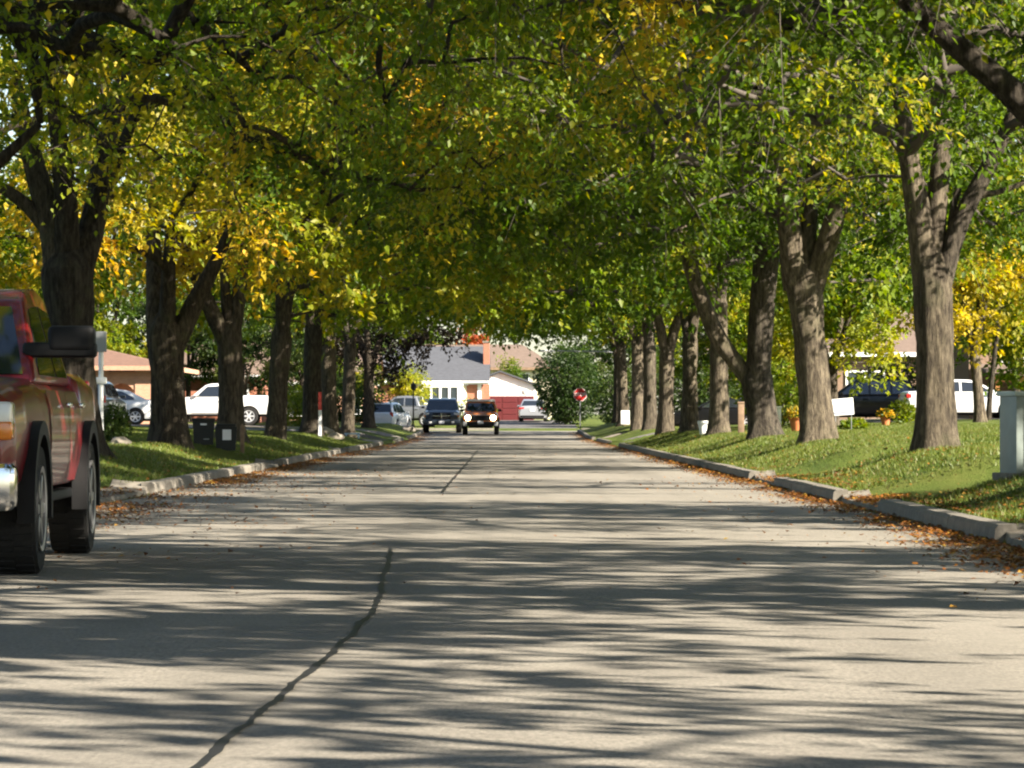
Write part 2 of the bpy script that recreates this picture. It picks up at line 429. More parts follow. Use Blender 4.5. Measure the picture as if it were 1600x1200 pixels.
# kerbs: runs between the driveways, each cast section a piece
def kerb_runs(drives, y0, y1):
    runs, a = [], y0
    for d0, d1 in drives:
        if d0 > a: runs.append((a, d0))
        a = d1
    if a < y1: runs.append((a, y1))
    return runs
rngk = np.random.default_rng(5)
def kerb_section(x_face, side, a, b, parent, h=0.165, tilt=0.0):
    n = max(2, int((b - a) / 0.35) + 1)
    yy = np.linspace(a, b, n)
    prof = [(0.0, -0.05), (0.02, h - 0.03), (0.05, h), (0.19, h + 0.004), (0.20, -0.05)]
    Vv = []
    for k, y in enumerate(yy):
        z0 = float(rise(np.array([y]))[0]); w = 0.006 * math.sin(y * 0.7) + tilt * (y - a)
        for (u, z) in prof:
            jx, jz = rngk.normal(0, 0.0016, 2)
            if 0 < k < n - 1 or True:
                Vv.append((x_face + side * (u + w + jx), y, z0 + z + (jz if z > 0 else 0)))
    p = len(prof); Fk = []
    for k in range(n - 1):
        for q in range(p - 1): Fk.append((k * p + q, k * p + q + 1, (k + 1) * p + q + 1, (k + 1) * p + q))
    me = bpy.data.meshes.new('kerb_section')
    me.from_pydata(Vv, [], Fk + [tuple(range(p)), tuple(range((n - 1) * p, n * p))])
    bm = bmesh.new(); bm.from_mesh(me); bmesh.ops.recalc_face_normals(bm, faces=bm.faces); bm.to_mesh(me); bm.free()
    me.materials.append(M['concrete'])
    return link('kerb_section', me, parent)
for side, xf, drives in ((1, RX, DR_R), (-1, LX, DR_L)):
    for (a, b) in kerb_runs(drives, -20, 201.5):
        k = tag(empty('kerb', (0, 0, 0)), kind='structure')
        step = 3.0 if b < 130 else 6.0
        nsec = max(1, round((b - a) / step)); ed = np.linspace(a, b, nsec + 1)
        for q in range(nsec):
            kerb_section(xf, side, ed[q] + 0.005, ed[q + 1] - 0.005, k, h=0.158 + rngk.normal(0, 0.003))
kb = tag(empty('kerb', (0, 0, 0)), kind='structure')
for (xa, xb) in ((-40, -0.8), (4.4, 40)):
    m = MB(); m.box(((xa + xb) / 2, 214.95, 0.30), (xb - xa, 0.22, 0.32), 0.02); m.build('kerb_section', M['concrete'], kb)

# sealed cracks: a ragged band of tar along the centre seam
def crack(pts, w, seed):
    rg = np.random.default_rng(seed); P = np.array(pts, float)
    t = np.concatenate([[0], np.cumsum(np.linalg.norm(np.diff(P, axis=0), axis=1))])
    tt = np.arange(0, t[-1], 0.10); x = np.interp(tt, t, P[:, 0]); y = np.interp(tt, t, P[:, 1])
    wob = np.array([mnoise.noise((q * 1.3, seed, 0)) * 0.02 + mnoise.noise((q * 5, seed, 3)) * 0.012 for q in tt])
    ww = w * (0.75 + 0.5 * rg.random(len(tt))) * (0.8 + 0.5 * np.array([abs(mnoise.noise((q * 0.9, seed, 7))) for q in tt]))
    ww[0] = ww[-1] = 0.003
    z = rise(y) + 0.004
    Vc = np.concatenate([np.stack([x + wob - ww, y, z], 1), np.stack([x + wob + ww, y, z], 1)])
    n = len(tt); k = np.arange(n - 1)
    o = link('sealed_crack', np_mesh('sealed_crack', Vc, np.stack([k, k + n, k + n + 1, k + 1], 1), M['sealant']))
    return tag(o, kind='structure')
crack([(-0.93, 7.0), (-0.90, 10.2), (-0.85, 12.0), (-0.753, 15.3), (-0.705, 18.5), (-0.73, 20.2), (-0.80, 22.7), (-0.84, 25.0), (-0.915, 27.6)], 0.017, 2)
crack([(-0.913, 48.4), (-0.93, 58), (-0.94, 70), (-0.97, 92), (-1.0, 124)], 0.022, 9)

# lawn grass blades
def grass(name, x0, x1, y0, y1, n, drives, seed, near):
    rg = np.random.default_rng(seed)
    u = rg.random(n); y = y0 + (y1 - y0) * u ** 1.35; x = x0 + (x1 - x0) * rg.random(n)
    keep = dmask(y, drives) < 0.4
    x, y = x[keep], y[keep]; n = len(x); z = ground_h(x, y) - 0.006
    clump = np.array([mnoise.noise((a * 0.9, b * 0.9, 0)) for a, b in zip(x, y)])
    h = (0.040 + 0.030 * rg.random(n)) * (1 + 0.5 * clump); w = 0.0045 + 0.003 * rg.random(n) + 0.00006 * y
    a = rg.random(n) * 6.283; lx = rg.normal(0, 0.022, n); ly = rg.normal(0, 0.022, n)
    B0 = np.stack([x - np.cos(a) * w, y - np.sin(a) * w, z], 1); B1 = np.stack([x + np.cos(a) * w, y + np.sin(a) * w, z], 1)
    T = np.stack([x + lx, y + ly, z + h], 1)
    Vg = np.stack([B0, B1, T], 1).reshape(-1, 3)
    t = np.clip(0.5 + 0.6 * clump + rg.normal(0, 0.10, n), 0, 1)[:, None]
    col = (1 - t) * np.array([[0.055, 0.095, 0.014]]) + t * np.array([[0.145, 0.165, 0.03]])
    dry = rg.random(n) < 0.05; col[dry] = (0.20, 0.17, 0.07)
    o = link(name, np_mesh(name, Vg, np.arange(3 * n).reshape(-1, 3), M['blade'], False, np.repeat(col, 3, 0)))
    return tag(o, None, None, None, 'stuff')
g = grass('lawn_grass', 4.06, 12.5, 27.5, 125, 230000, DR_R, 11, True); tag(g, 'short green grass on the lawn right of the road', 'grass')
g = grass('lawn_grass', -13.5, -4.92, 46, 125, 110000, DR_L, 12, True); tag(g, 'short green grass on the lawn left of the road', 'grass')

# fallen leaves
def litter(name, label, spots, seed):
    """spots: (n, x0, x1, y0, y1, power towards x1 edge)"""
    rg = np.random.default_rng(seed); X = []; Y = []
    for n, x0, x1, y0, y1, p in spots:
        n = int(n * 4.2)
        y = y0 + (y1 - y0) * rg.random(n)
        dens = np.array([0.5 + 0.9 * mnoise.noise((v * 0.45, seed + x0, 0)) for v in y])
        k = rg.random(n) < np.clip(dens, 0.08, 1)
        X.append((x0 + (x1 - x0) * (rg.random(n) ** (1.0 / p)))[k]); Y.append(y[k])
    x = np.concatenate(X); y = np.concatenate(Y); n = len(x)
    on_road = (x < RX) & (x > LX)
    z = np.where(on_road, rise(y), ground_h(x, y) + 0.014) + 0.012 + 0.012 * rg.random(n)
    edge = np.minimum(np.abs(x - RX), np.abs(x - LX)); z += np.where(on_road & (edge < 0.25), 0.03 * rg.random(n), 0)
    s = 0.009 + 0.020 * rg.random(n) ** 2; a = rg.random(n) * 6.283
    ux = np.stack([np.cos(a), np.sin(a), rg.normal(0, 0.25, n)], 1) * s[:, None]
    uy = np.stack([-np.sin(a), np.cos(a), rg.normal(0, 0.25, n)], 1) * (s * 0.8)[:, None]
    P = np.stack([x, y, z], 1); cu = np.zeros((n, 3)); cu[:, 2] = s * rg.uniform(0.0, 0.5, n)
    Vl = np.stack([P - ux, P + uy + cu, P + ux, P - uy + cu], 1).reshape(-1, 3)
    Fl = np.arange(4 * n).reshape(-1, 4)
    pal = np.array([[0.42, 0.17, 0.03], [0.34, 0.12, 0.025], [0.50, 0.28, 0.05], [0.24, 0.10, 0.04], [0.55, 0.36, 0.08], [0.16, 0.08, 0.04]])
    col = 0.60 * pal[rg.choice(6, n, p=[.26, .24, .12, .20, .04, .14])] * rg.uniform(0.75, 1.2, (n, 1))
    o = link(name, np_mesh(name, Vl, Fl, M['litter'], False, np.repeat(col, 4, 0)))
    return tag(o, label, 'fallen leaves', None, 'stuff')
litter('fallen_leaves', 'orange and brown fallen leaves along the right kerb and apron', [
    (1500, 2.8, 3.84, 20, 29, 3.4), (1500, 3.9, 6.2, 20.5, 28, 1), (1700, 3.0, 3.84, 28, 44, 4), (3200, 3.1, 3.84, 44, 80, 4), (3600, 2.9, 3.84, 80, 200, 3.5),
    (220, 1.0, 3.6, 18, 60, 3), (700, 3.95, 4.6, 37.6, 42.3, 1), (400, 3.95, 4.6, 52, 57.5, 1), (1500, 4.06, 8, 29, 60, 0.8), (1600, 4.06, 9, 60, 130, 0.7),
    (900, 4.06, 4.7, 28.5, 60, .6), (300, 6.5, 10.5, 40, 45, 1)], 31)
litter('fallen_leaves', 'orange and brown fallen leaves along the left kerb', [
    (1500, -3.3, -4.68, 30, 48, 2.5), (4200, -3.7, -4.68, 47, 90, 3), (4200, -3.6, -4.68, 90, 198, 3), (1400, -4.8, -7.5, 40.6, 47.4, 1), (900, -4.95, -8, 48, 90, 0.7),
    (600, -1.5, -4.4, 20, 70, 2)], 32)
litter('fallen_leaves', 'few fallen leaves scattered over the middle of the road', [(60, -2.5, 2.8, 20, 60, 1), (200, -3.0, 3.0, 60, 180, 1)], 33)

# ------------------------------------------------------------------ trees
PALS = {
 'green': np.array([[0.052, 0.093, 0.009], [0.094, 0.150, 0.011], [0.175, 0.215, 0.015], [0.27, 0.240, 0.018], [0.50, 0.37, 0.027], [0.48, 0.29, 0.027]]),
 'yellowgreen': np.array([[0.10, 0.16, 0.018], [0.17, 0.22, 0.022], [0.26, 0.28, 0.03], [0.40, 0.36, 0.035], [0.52, 0.40, 0.04], [0.55, 0.36, 0.04]]),
 'yellow': np.array([[0.20, 0.20, 0.02], [0.38, 0.31, 0.03], [0.50, 0.38, 0.035], [0.58, 0.42, 0.04], [0.60, 0.38, 0.035], [0.55, 0.28, 0.03]]),
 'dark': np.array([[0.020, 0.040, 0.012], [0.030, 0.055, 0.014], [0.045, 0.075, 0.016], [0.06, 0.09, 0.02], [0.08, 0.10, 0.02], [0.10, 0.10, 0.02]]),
 'purple': np.array([[0.013, 0.011, 0.008], [0.017, 0.013, 0.009], [0.024, 0.017, 0.010], [0.03, 0.022, 0.011], [0.08, 0.035, 0.014], [0.10, 0.05, 0.02]]),
 'red': np.array([[0.30, 0.06, 0.03], [0.36, 0.08, 0.04], [0.42, 0.12, 0.05], [0.30, 0.16, 0.04], [0.38, 0.12, 0.05], [0.45, 0.15, 0.06]]),
}
def pal_col(pal, t):
    P = PALS[pal]; f = np.clip(t, 0, 0.9999) * (len(P) - 1); i = f.astype(int); w = (f - i)[:, None]
    return P[i] * (1 - w) + P[i + 1] * w

def densify(pts, rad, step):
    P = np.array(pts, float); r = np.array(rad, float)
    t = np.concatenate([[0], np.cumsum(np.linalg.norm(np.diff(P, axis=0), axis=1))])
    n = max(3, int(t[-1] / step) + 1); tt = np.linspace(0, t[-1], n)
    # smooth curve: Catmull-like through cubic smoothing of linear interp
    Q = np.stack([np.interp(tt, t, P[:, k]) for k in range(3)], 1)
    for _ in range(3):
        Q[1:-1] = 0.25 * Q[:-2] + 0.5 * Q[1:-1] + 0.25 * Q[2:]
    return Q, np.interp(tt, t, r)

def bark_tube(P, rad, n, seed, amp, flare=0.0):
    V, F = tube_np(P, rad, n)
    k = len(P); V = V.reshape(k, n, 3)
    for i in range(k):
        fl = 0.0
        for j in range(n):
            a = 2 * math.pi * j / n
            c = (math.cos(a), math.sin(a))
            d = mnoise.noise((c[0] * 2.6 + seed, c[1] * 2.6, P[i, 2] * 0.9)) * amp + mnoise.noise((c[0] * 7 + seed, c[1] * 7, P[i, 2] * 2.2)) * amp * 0.55
            if flare > 0:
                hgt = P[i, 2] - P[0, 2]
                d += flare * math.exp(-hgt / 0.28) * (0.65 + 0.6 * math.cos(a * 4 + seed) * 0.7)
            V[i, j] = P[i] + (V[i, j] - P[i]) * (1 + d)
    return V.reshape(-1, 3), F

LEAF_LOBED = np.array([[0, 0, 0], [0.42, 0.16, 0.03], [0.30, 0.42, 0.01], [0.52, 0.72, 0.0], [0.16, 0.70, -0.02], [0, 1.08, -0.10],
                       [-0.16, 0.70, -0.02], [-0.52, 0.72, 0.0], [-0.30, 0.42, 0.01], [-0.42, 0.16, 0.03]])
LEAF_KITE = np.array([[0, 0, 0], [0.36, 0.42, 0.09], [0, 1.15, -0.10], [-0.36, 0.42, 0.09]])

def leaves_mesh(name, pos, axis, nrm, size, col, lobed, mat):
    axis = axis / (np.linalg.norm(axis, axis=1, keepdims=True) + 1e-9)
    side = np.cross(axis, nrm); side /= np.linalg.norm(side, axis=1, keepdims=True) + 1e-9
    nn = np.cross(side, axis)
    n = len(pos)
    if lobed:
        L = LEAF_LOBED
        Vv = pos[:, None] + size[:, None, None] * (L[None, :, 0:1] * side[:, None] + L[None, :, 1:2] * axis[:, None] + L[None, :, 2:3] * nn[:, None])
        base = np.arange(n)[:, None, None] * 10
        f4 = np.array([[0, 1, 2, 8], [0, 8, 9, 0], [2, 3, 4, 4], [8, 6, 7, 8]])
        tris = np.array([[0, 1, 2], [0, 8, 9], [0, 2, 8], [2, 3, 4], [8, 6, 7], [2, 4, 6], [2, 6, 8], [4, 5, 6]])
        Ff = (base + tris[None]).reshape(-1, 3)
        return np_mesh(name, Vv.reshape(-1, 3), Ff, mat, False, np.repeat(col, 10, 0))
    L = LEAF_KITE
    Vv = pos[:, None] + size[:, None, None] * (L[None, :, 0:1] * side[:, None] + L[None, :, 1:2] * axis[:, None] + L[None, :, 2:3] * nn[:, None])
    Ff = (np.arange(n)[:, None, None] * 4 + np.array([[0, 1, 2], [0, 2, 3]])[None]).reshape(-1, 3)
    return np_mesh(name, Vv.reshape(-1, 3), Ff, mat, False, np.repeat(col, 4, 0))

def make_tree(name, base, trunk, limbs, seed, clumps, crown, twigs=9, per_twig=13, leaf=0.135, lobed=False, pal='green', tint=0.2, spread=0.35,
              clump_r=0.95, bark='bark', sides=18, label=None, group=None, cat='tree', droop=0.35, low=None, root=None, yaw=0.0, flat=False, gold=(), upper=0.0):
    """trunk: [(x,y,z,r)..] local; limbs: list of the same, starting on the trunk; crown: (cx,cy,cz, rx,ry,rz, zmin)"""
    rg = np.random.default_rng(seed)
    t = root or empty(name, base, yaw)
    tag(t, label, cat, group)
    e = trunk[-1]; trunk = list(trunk) + [(e[0], e[1], e[2] + .28, e[3] * .72), (e[0], e[1], e[2] + .5, e[3] * .15)]
    P, r = densify([q[:3] for q in trunk], [q[3] for q in trunk], 0.16 if sides > 12 else 0.3)
    V, F = bark_tube(P, r, sides, seed * 1.37, 0.16, 0.75)
    tk = link('trunk', np_mesh('trunk', V, F, M[bark], True), t)
    nodes = [P[int(len(P) * 0.8):]]; nrad = [r[int(len(P) * 0.8):]]
    for lm in limbs:
        Q, q = densify([a[:3] for a in lm], [a[3] for a in lm], 0.2 if sides > 12 else 0.35)
        V, F = bark_tube(Q, q, max(10, sides - 4), seed * 2.1 + len(nodes), 0.12)
        link('limb', np_mesh('limb', V, F, M[bark], True), tk)
        nodes.append(Q[1:]); nrad.append(q[1:])
    nodes = list(np.concatenate(nodes)); nrad = list(np.concatenate(nrad)); nfix = len(nodes)
    par = [-1] * nfix
    cx, cy_, cz, rx, ry, rz, zmin = crown
    A = []
    while len(A) < clumps:
        if flat:
            f = rg.random() ** 1.15; zz = zmin + f * (cz + rz - zmin); w = (1 - f ** 2.2) ** 0.5 * (0.80 + 0.20 * min(1, f * 6))
            a = rg.random() * 6.283; q = rg.random() ** 0.5 * w
            p = np.array([cx + q * rx * math.cos(a), cy_ + q * ry * math.sin(a), zz])
        else:
            v = rg.normal(0, 1, 3); v /= np.linalg.norm(v); v *= rg.random() ** 0.42
            p = np.array([cx + v[0] * rx, cy_ + v[1] * ry, cz + v[2] * rz])
        nzv = mnoise.noise((p[0] * 0.33 + seed, p[1] * 0.33, p[2] * 0.33))
        if p[2] < zmin + 1.2 * nzv: continue
        if nzv < -0.22 and rg.random() < 0.85: continue        # open gaps in the crown
        if math.hypot(p[0] - e[0], p[1] - e[1]) < 1.3 and p[2] < cz - 0.2 * rz: continue
        A.append(p)
    if low is not None: A += [np.array(q, float) for q in low]
    A = np.array(A); clumps = len(A)
    fixed = np.array(nodes)
    order = np.argsort([np.min(np.linalg.norm(fixed - a, axis=1)) for a in A])
    buf = np.zeros((nfix + clumps * 30, 3)); buf[:nfix] = fixed; cnt = nfix
    chains = []
    for k in order:
        a = A[k]; d = np.linalg.norm(buf[:cnt] - a, axis=1)
        cost = d + 0.55 * np.maximum(0, buf[:cnt, 2] - a[2] + 0.3)
        j = int(np.argmin(cost)); L = d[j]
        m = min(28, max(2, int(L / 0.55) + 1))
        p0 = buf[j].copy(); p1 = p0 + (a - p0) * 0.45 + np.array([0, 0, 0.16 * L]) + rg.normal(0, 0.10 * L, 3)
        s = np.linspace(0, 1, m + 1)[1:, None]
        pts = (1 - s) ** 2 * p0 + 2 * s * (1 - s) * p1 + s * s * a
        pts[:-1] += rg.normal(0, 0.035, (m - 1, 3)) if m > 1 else 0
        idx = list(range(cnt, cnt + m)); buf[cnt:cnt + m] = pts; cnt += m
        par += [j] + idx[:-1]; chains.append([j] + idx)
    tips = np.zeros(cnt)
    for c in chains: tips[c[-1]] += 1
    for i in range(cnt - 1, nfix - 1, -1):
        if par[i] >= 0: tips[par[i]] += tips[i]
    rad = np.minimum(0.085, 0.0125 * np.maximum(tips, 1) ** 0.48)
    Vs, Fs, off = [], [], 0
    for c in chains:
        rr = rad[c].copy(); rr[0] = min(rr[1] * 1.25, nrad[c[0]] * 0.9 if c[0] < nfix else rad[c[0]])
        rr[-1] *= 0.6
        V, F = tube_np(buf[c], rr, 6 if rr[0] > 0.03 else 4)
        Vs.append(V); Fs.append(F + off); off += len(V)
    # twigs and leaves
    NT = clumps * twigs
    c = np.repeat(A, twigs, 0)
    dr = rg.normal(0, 1, (NT, 3)); dr[:, 2] *= 0.55
    dr /= np.linalg.norm(dr, axis=1, keepdims=True)
    ln = clump_r * rg.uniform(0.55, 1.25, NT)
    mid = c + dr * (ln * 0.55)[:, None]; end = c + dr * ln[:, None]; end[:, 2] -= droop * ln * rg.uniform(0.3, 1.3, NT)
    if sides > 16:
        n3 = np.arange(3) * 2 * math.pi / 3
        ring = np.stack([np.cos(n3), np.sin(n3), 0 * n3], 1)
        Vt = np.stack([c[:, None] + 0.006 * ring, end[:, None] + 0.002 * ring], 1).reshape(-1, 3)
        i3 = np.arange(3); j3 = (i3 + 1) % 3
        q0 = np.stack([i3, j3, j3 + 3, i3 + 3], 1)
        Ft = (np.arange(NT)[:, None, None] * 6 + q0[None]).reshape(-1, 4)
        Vs.append(Vt); Fs.append(Ft + off); off += len(Vt)
    link('branches', np_mesh('branches', np.concatenate(Vs), np.concatenate(Fs), M['twig'] if bark == 'bark' else M[bark], True), t)['kind'] = 'stuff'
    s = rg.random((NT, per_twig)) ** 0.7
    s3 = s[..., None]
    pos = ((1 - s3) ** 2 * c[:, None] + 2 * s3 * (1 - s3) * mid[:, None] + s3 ** 2 * end[:, None]).reshape(-1, 3)
    n = len(pos); pos += rg.normal(0, 0.075 * clump_r, (n, 3))
    ax = np.repeat(dr, per_twig, 0) + rg.normal(0, 0.75, (n, 3)); ax[:, 2] -= 0.45
    nr = rg.normal(0, 0.55, (n, 3)); nr[:, 2] += 1.0
    size = leaf * rg.uniform(0.6, 1.25, n) * (1 + upper * smooth(6.2, 7.8, pos[:, 2]))      # leaves oversized high in the crown to deepen the shade below
    cn = np.array([1.25 * mnoise.noise((a[0] * 0.36 + seed * 3.3, a[1] * 0.36, a[2] * 0.5)) + 0.3 * mnoise.noise((a[0] * 1.3, a[1] * 1.3 + seed, a[2] * 1.3)) for a in A])
    for gx, gz, gr in gold:
        cn = cn + (0.42 / (spread * 1.5)) * np.exp(-(((A[:, 0] - gx) ** 2 + (A[:, 2] - gz) ** 2) / gr ** 2) ** 2)
    tv = np.repeat(tint + spread * 1.5 * cn, twigs * per_twig) + np.repeat(rg.normal(0, 0.05, NT), per_twig) + rg.normal(0, 0.05, n)
    col = pal_col(pal, tv) * rg.uniform(0.8, 1.2, (n, 1))
    link('crown', leaves_mesh('crown', pos, ax, nr, size, col, lobed, M['leaf']), t)
    return t

def copy_tree(o, loc, rz, sc, label, group):
    c = o.copy(); C.objects.link(c); c.location = loc; c.rotation_euler = (0, 0, rz); c.scale = (sc, sc, sc)
    tag(c, label, None, group)
    for ch in list(o.children):
        d = ch.copy(); C.objects.link(d); d.parent = c
        for g2 in list(ch.children):
            e = g2.copy(); C.objects.link(e); e.parent = d
    return c

def auto_tree(rg, fork, r, nl=3, lean=0.0, top=7.0):
    lx, ly = rg.normal(lean, 0.12), rg.normal(0, 0.15)
    trunk = [(0, 0, -0.15, r * 1.12), (0.0, 0, 0.25, r * 1.05), (lx * 0.5, ly * 0.5, fork * 0.55, r * 0.93), (lx, ly, fork, r * 0.95)]
    limbs = []; a0 = rg.random() * 6.28
    for k in range(nl):
        a = a0 + k * 6.283 / nl + rg.normal(0, 0.3); sp = rg.uniform(0.22, 0.5); L = top - fork
        rr = r * rg.uniform(0.55, 0.7)
        limbs.append([(lx, ly, fork - 0.35, rr), (lx + math.cos(a) * sp * L * 0.2, ly + math.sin(a) * sp * L * 0.2, fork + L * 0.28, rr * 0.95),
                      (lx + math.cos(a) * sp * L * 0.62, ly + math.sin(a) * sp * L * 0.62, fork + L * 0.65, rr * 0.7), (lx + math.cos(a) * sp * L, ly + math.sin(a) * sp * L, top, rr * 0.4)])
    return trunk, limbs

def px_tree(d, base_px, pts_list, seed):
    """trunk and limb lines noted as (column, row, radius) on the photograph at the tree's own distance, with depth spread"""
    k = d / 5570.0; rg = np.random.default_rng(seed); out = []
    for n, line in enumerate(pts_list):
        dep = 0.0; res = []
        sl = rg.uniform(-0.35, 0.35) if n > 0 else 0
        for q, (px, py, r) in enumerate(line):
            z = (base_px[1] - py) * k
            dep = sl * max(0, z - (base_px[1] - line[0][1]) * k)
            res.append(((px - base_px[0]) * k, dep, z, r))
        out.append(res)
    return out

SG = 'street trees on the verges'
RTX, LTX = 5.9, -6.7
def street(x, d, seed, label, lines=None, base_px=None, r=0.33, tint=0.2, near=False, bark='bark', dens=1.0, low=None, cshift=0.0, nl=3, fork=3.0, crown=None, gold=()):
    z = gh(x, d) - 0.02
    rg = np.random.default_rng(seed + 500)
    if lines:
        L = px_tree(d, base_px, lines, seed); trunk, limbs = L[0], L[1:]
        t0 = trunk[0]; trunk = [(t0[0], t0[1], -0.15, t0[3])] + trunk
    else:
        trunk, limbs = auto_tree(rg, fork + rg.normal(0, 0.25), r, nl)
    sgn = -1 if x > 0 else 1
    wide = d > 60 and x > 0
    crown = crown or (sgn * (0.9 if wide else 1.7) + cshift, 0, 8.2, (8.0 if wide else 6.9) + rg.normal(0, 0.3), 8.4, 4.4 + rg.normal(0, .3), (4.0 if x > 0 else 3.9) + (.9 if d > 125 or d < 25 else 0))
    if near: kw = dict(clumps=int((510 if x > 0 else 400) * dens), twigs=10, per_twig=15, leaf=0.092 if d < 45 else 0.102 if d < 60 else 0.135, lobed=False, sides=22)
    else: kw = dict(clumps=int((420 if x > 0 else 260) * dens), twigs=8, per_twig=10, leaf=0.20, lobed=False, sides=14)
    return make_tree('street_tree', (x, d, z), trunk, limbs, seed, crown=crown, tint=tint - (.08 if x > 0 else .04), spread=0.36, bark=bark, label=label, group=SG, low=low, clump_r=.88, flat=True, gold=gold, droop=.5, upper=(.15 if near else .3) if x < 0 else (.85 if d < 60 else .5) if near else .4, **kw)

# right verge
street(RTX, 5.0, 21, 'street tree right of the road, beside the camera and outside the frame', near=False, dens=1.15, tint=0.2)
street(RTX + .4, 17.0, 29, 'street tree right of the road, outside the frame, first one ahead of the camera', near=False, dens=1.6, tint=0.2)
street(RTX, 33.0, 23, 'street tree past the right edge whose thick dark limb crosses the top right corner',
       [[(1791, 745, .30), (1790, 600, .27), (1780, 380, .27)], [(1780, 400, .17), (1700, 290, .145), (1600, 165, .135), (1510, 90, .12), (1420, 10, .09), (1330, -90, .06)],
        [(1780, 400, .2), (1800, 250, .18), (1820, 50, .12)], [(1785, 400, .18), (1900, 200, .15), (1980, 0, .1)]], (1791, 745), near=True, tint=0.28, dens=1.1, gold=[(-4.6, 4.6, .7)])
street(RTX, 49.4, 24, 'sunlit street tree with spreading limbs, nearest one left of the pale green utility cabinet',
       [[(1462, 700, .27), (1463, 640, .26), (1462, 540, .245), (1458, 420, .27)], [(1450, 440, .19), (1438, 340, .175), (1418, 235, .14), (1400, 120, .09)],
        [(1470, 440, .17), (1496, 350, .135), (1535, 275, .115), (1562, 225, .10), (1600, 130, .07)], [(1458, 430, .17), (1464, 330, .15), (1475, 230, .12), (1490, 80, .08)],
        [(1488, 365, .06), (1484, 320, .05), (1500, 290, .04)], [(1535, 300, .05), (1570, 300, .04), (1620, 270, .03)]], (1462, 700), near=True, tint=0.26, gold=[(-4.4, 5.9, 1.1)])
street(RTX, 68.0, 25, 'thick dark street tree forking in two, between the flower pot and the white lawn sign',
       [[(1285, 690, .34), (1281, 620, .30), (1270, 520, .30), (1262, 430, .35)], [(1250, 450, .24), (1241, 370, .22), (1231, 300, .17), (1215, 180, .12)],
        [(1275, 450, .23), (1298, 375, .20), (1318, 305, .17), (1340, 180, .12)], [(1262, 430, .2), (1270, 330, .16), (1280, 200, .1)]], (1285, 690), near=True, tint=0.22)
street(RTX, 82.0, 26, 'street tree forking low, one long pale limb leaning left toward the road',
       [[(1197, 684, .37), (1192, 640, .33), (1182, 590, .36)], [(1178, 600, .2), (1120, 525, .2), (1085, 435, .17), (1062, 340, .14), (1040, 240, .08)],
        [(1185, 600, .31), (1190, 480, .29), (1198, 380, .29), (1200, 320, .22), (1205, 200, .12)], [(1198, 380, .15), (1225, 300, .1), (1240, 220, .06)]], (1197, 684), near=True, tint=0.2)
LR = [(100, 'slim dark street tree just left of the low forking tree on the right verge', .26), (117, 'leaning street tree with a pale sunlit foot on the right verge', .27),
      (133, 'street tree with dark mottled bark, left of the tree with the sunlit foot', .30), (149, 'street tree with tall evenly sunlit pale trunk on the right verge', .28),
      (166, 'street tree just left of the tall pale trunk on the right verge', .30), (183, 'street tree with a white notice at its foot on the right verge', .28),
      (196, 'last street tree on the right verge, nearest the stop sign', .26)]
for q, (d, lab, r) in enumerate(LR):
    street(RTX + [0, .05, -.05, 0, .1, 0, .1][q], d, 40 + q, lab, r=r, tint=[.24, .2, .3, .26, .3, .25, .2][q], nl=2 + q % 2, fork=3.6)

# left verge
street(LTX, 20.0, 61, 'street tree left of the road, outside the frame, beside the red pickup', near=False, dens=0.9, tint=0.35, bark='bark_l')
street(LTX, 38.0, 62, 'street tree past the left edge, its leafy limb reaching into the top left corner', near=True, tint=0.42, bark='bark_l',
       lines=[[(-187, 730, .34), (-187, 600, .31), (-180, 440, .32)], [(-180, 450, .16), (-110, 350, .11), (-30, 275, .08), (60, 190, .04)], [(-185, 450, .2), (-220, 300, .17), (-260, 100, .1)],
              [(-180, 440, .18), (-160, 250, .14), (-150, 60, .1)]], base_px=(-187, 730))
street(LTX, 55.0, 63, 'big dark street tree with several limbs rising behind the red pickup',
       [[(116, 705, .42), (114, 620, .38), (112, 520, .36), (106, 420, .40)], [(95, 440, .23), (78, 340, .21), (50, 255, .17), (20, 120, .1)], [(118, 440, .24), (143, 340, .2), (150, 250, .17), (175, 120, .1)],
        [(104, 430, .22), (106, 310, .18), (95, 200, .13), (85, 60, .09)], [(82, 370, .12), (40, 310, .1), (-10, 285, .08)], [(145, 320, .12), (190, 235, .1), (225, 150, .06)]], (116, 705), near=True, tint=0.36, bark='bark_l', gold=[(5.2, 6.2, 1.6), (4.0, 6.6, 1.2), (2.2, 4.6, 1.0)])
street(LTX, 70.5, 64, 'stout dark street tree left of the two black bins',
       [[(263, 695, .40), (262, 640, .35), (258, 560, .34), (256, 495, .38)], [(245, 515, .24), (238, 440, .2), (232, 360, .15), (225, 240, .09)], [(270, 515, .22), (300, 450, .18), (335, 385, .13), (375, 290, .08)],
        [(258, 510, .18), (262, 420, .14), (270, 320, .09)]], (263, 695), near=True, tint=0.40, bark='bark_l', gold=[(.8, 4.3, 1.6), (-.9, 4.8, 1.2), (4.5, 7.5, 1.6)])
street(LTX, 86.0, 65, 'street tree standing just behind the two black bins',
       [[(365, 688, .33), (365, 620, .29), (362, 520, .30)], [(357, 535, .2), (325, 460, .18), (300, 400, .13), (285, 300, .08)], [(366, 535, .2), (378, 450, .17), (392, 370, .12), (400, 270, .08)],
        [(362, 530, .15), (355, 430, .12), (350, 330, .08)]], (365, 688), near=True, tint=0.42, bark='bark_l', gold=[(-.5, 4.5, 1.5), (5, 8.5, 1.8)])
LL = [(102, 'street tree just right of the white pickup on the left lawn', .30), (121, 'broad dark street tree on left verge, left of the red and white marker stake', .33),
      (133, 'dark street tree on left verge, right of the red and white marker stake', .30), (148, 'street tree with a sunlit side near the pale blue lawn object', .27)]
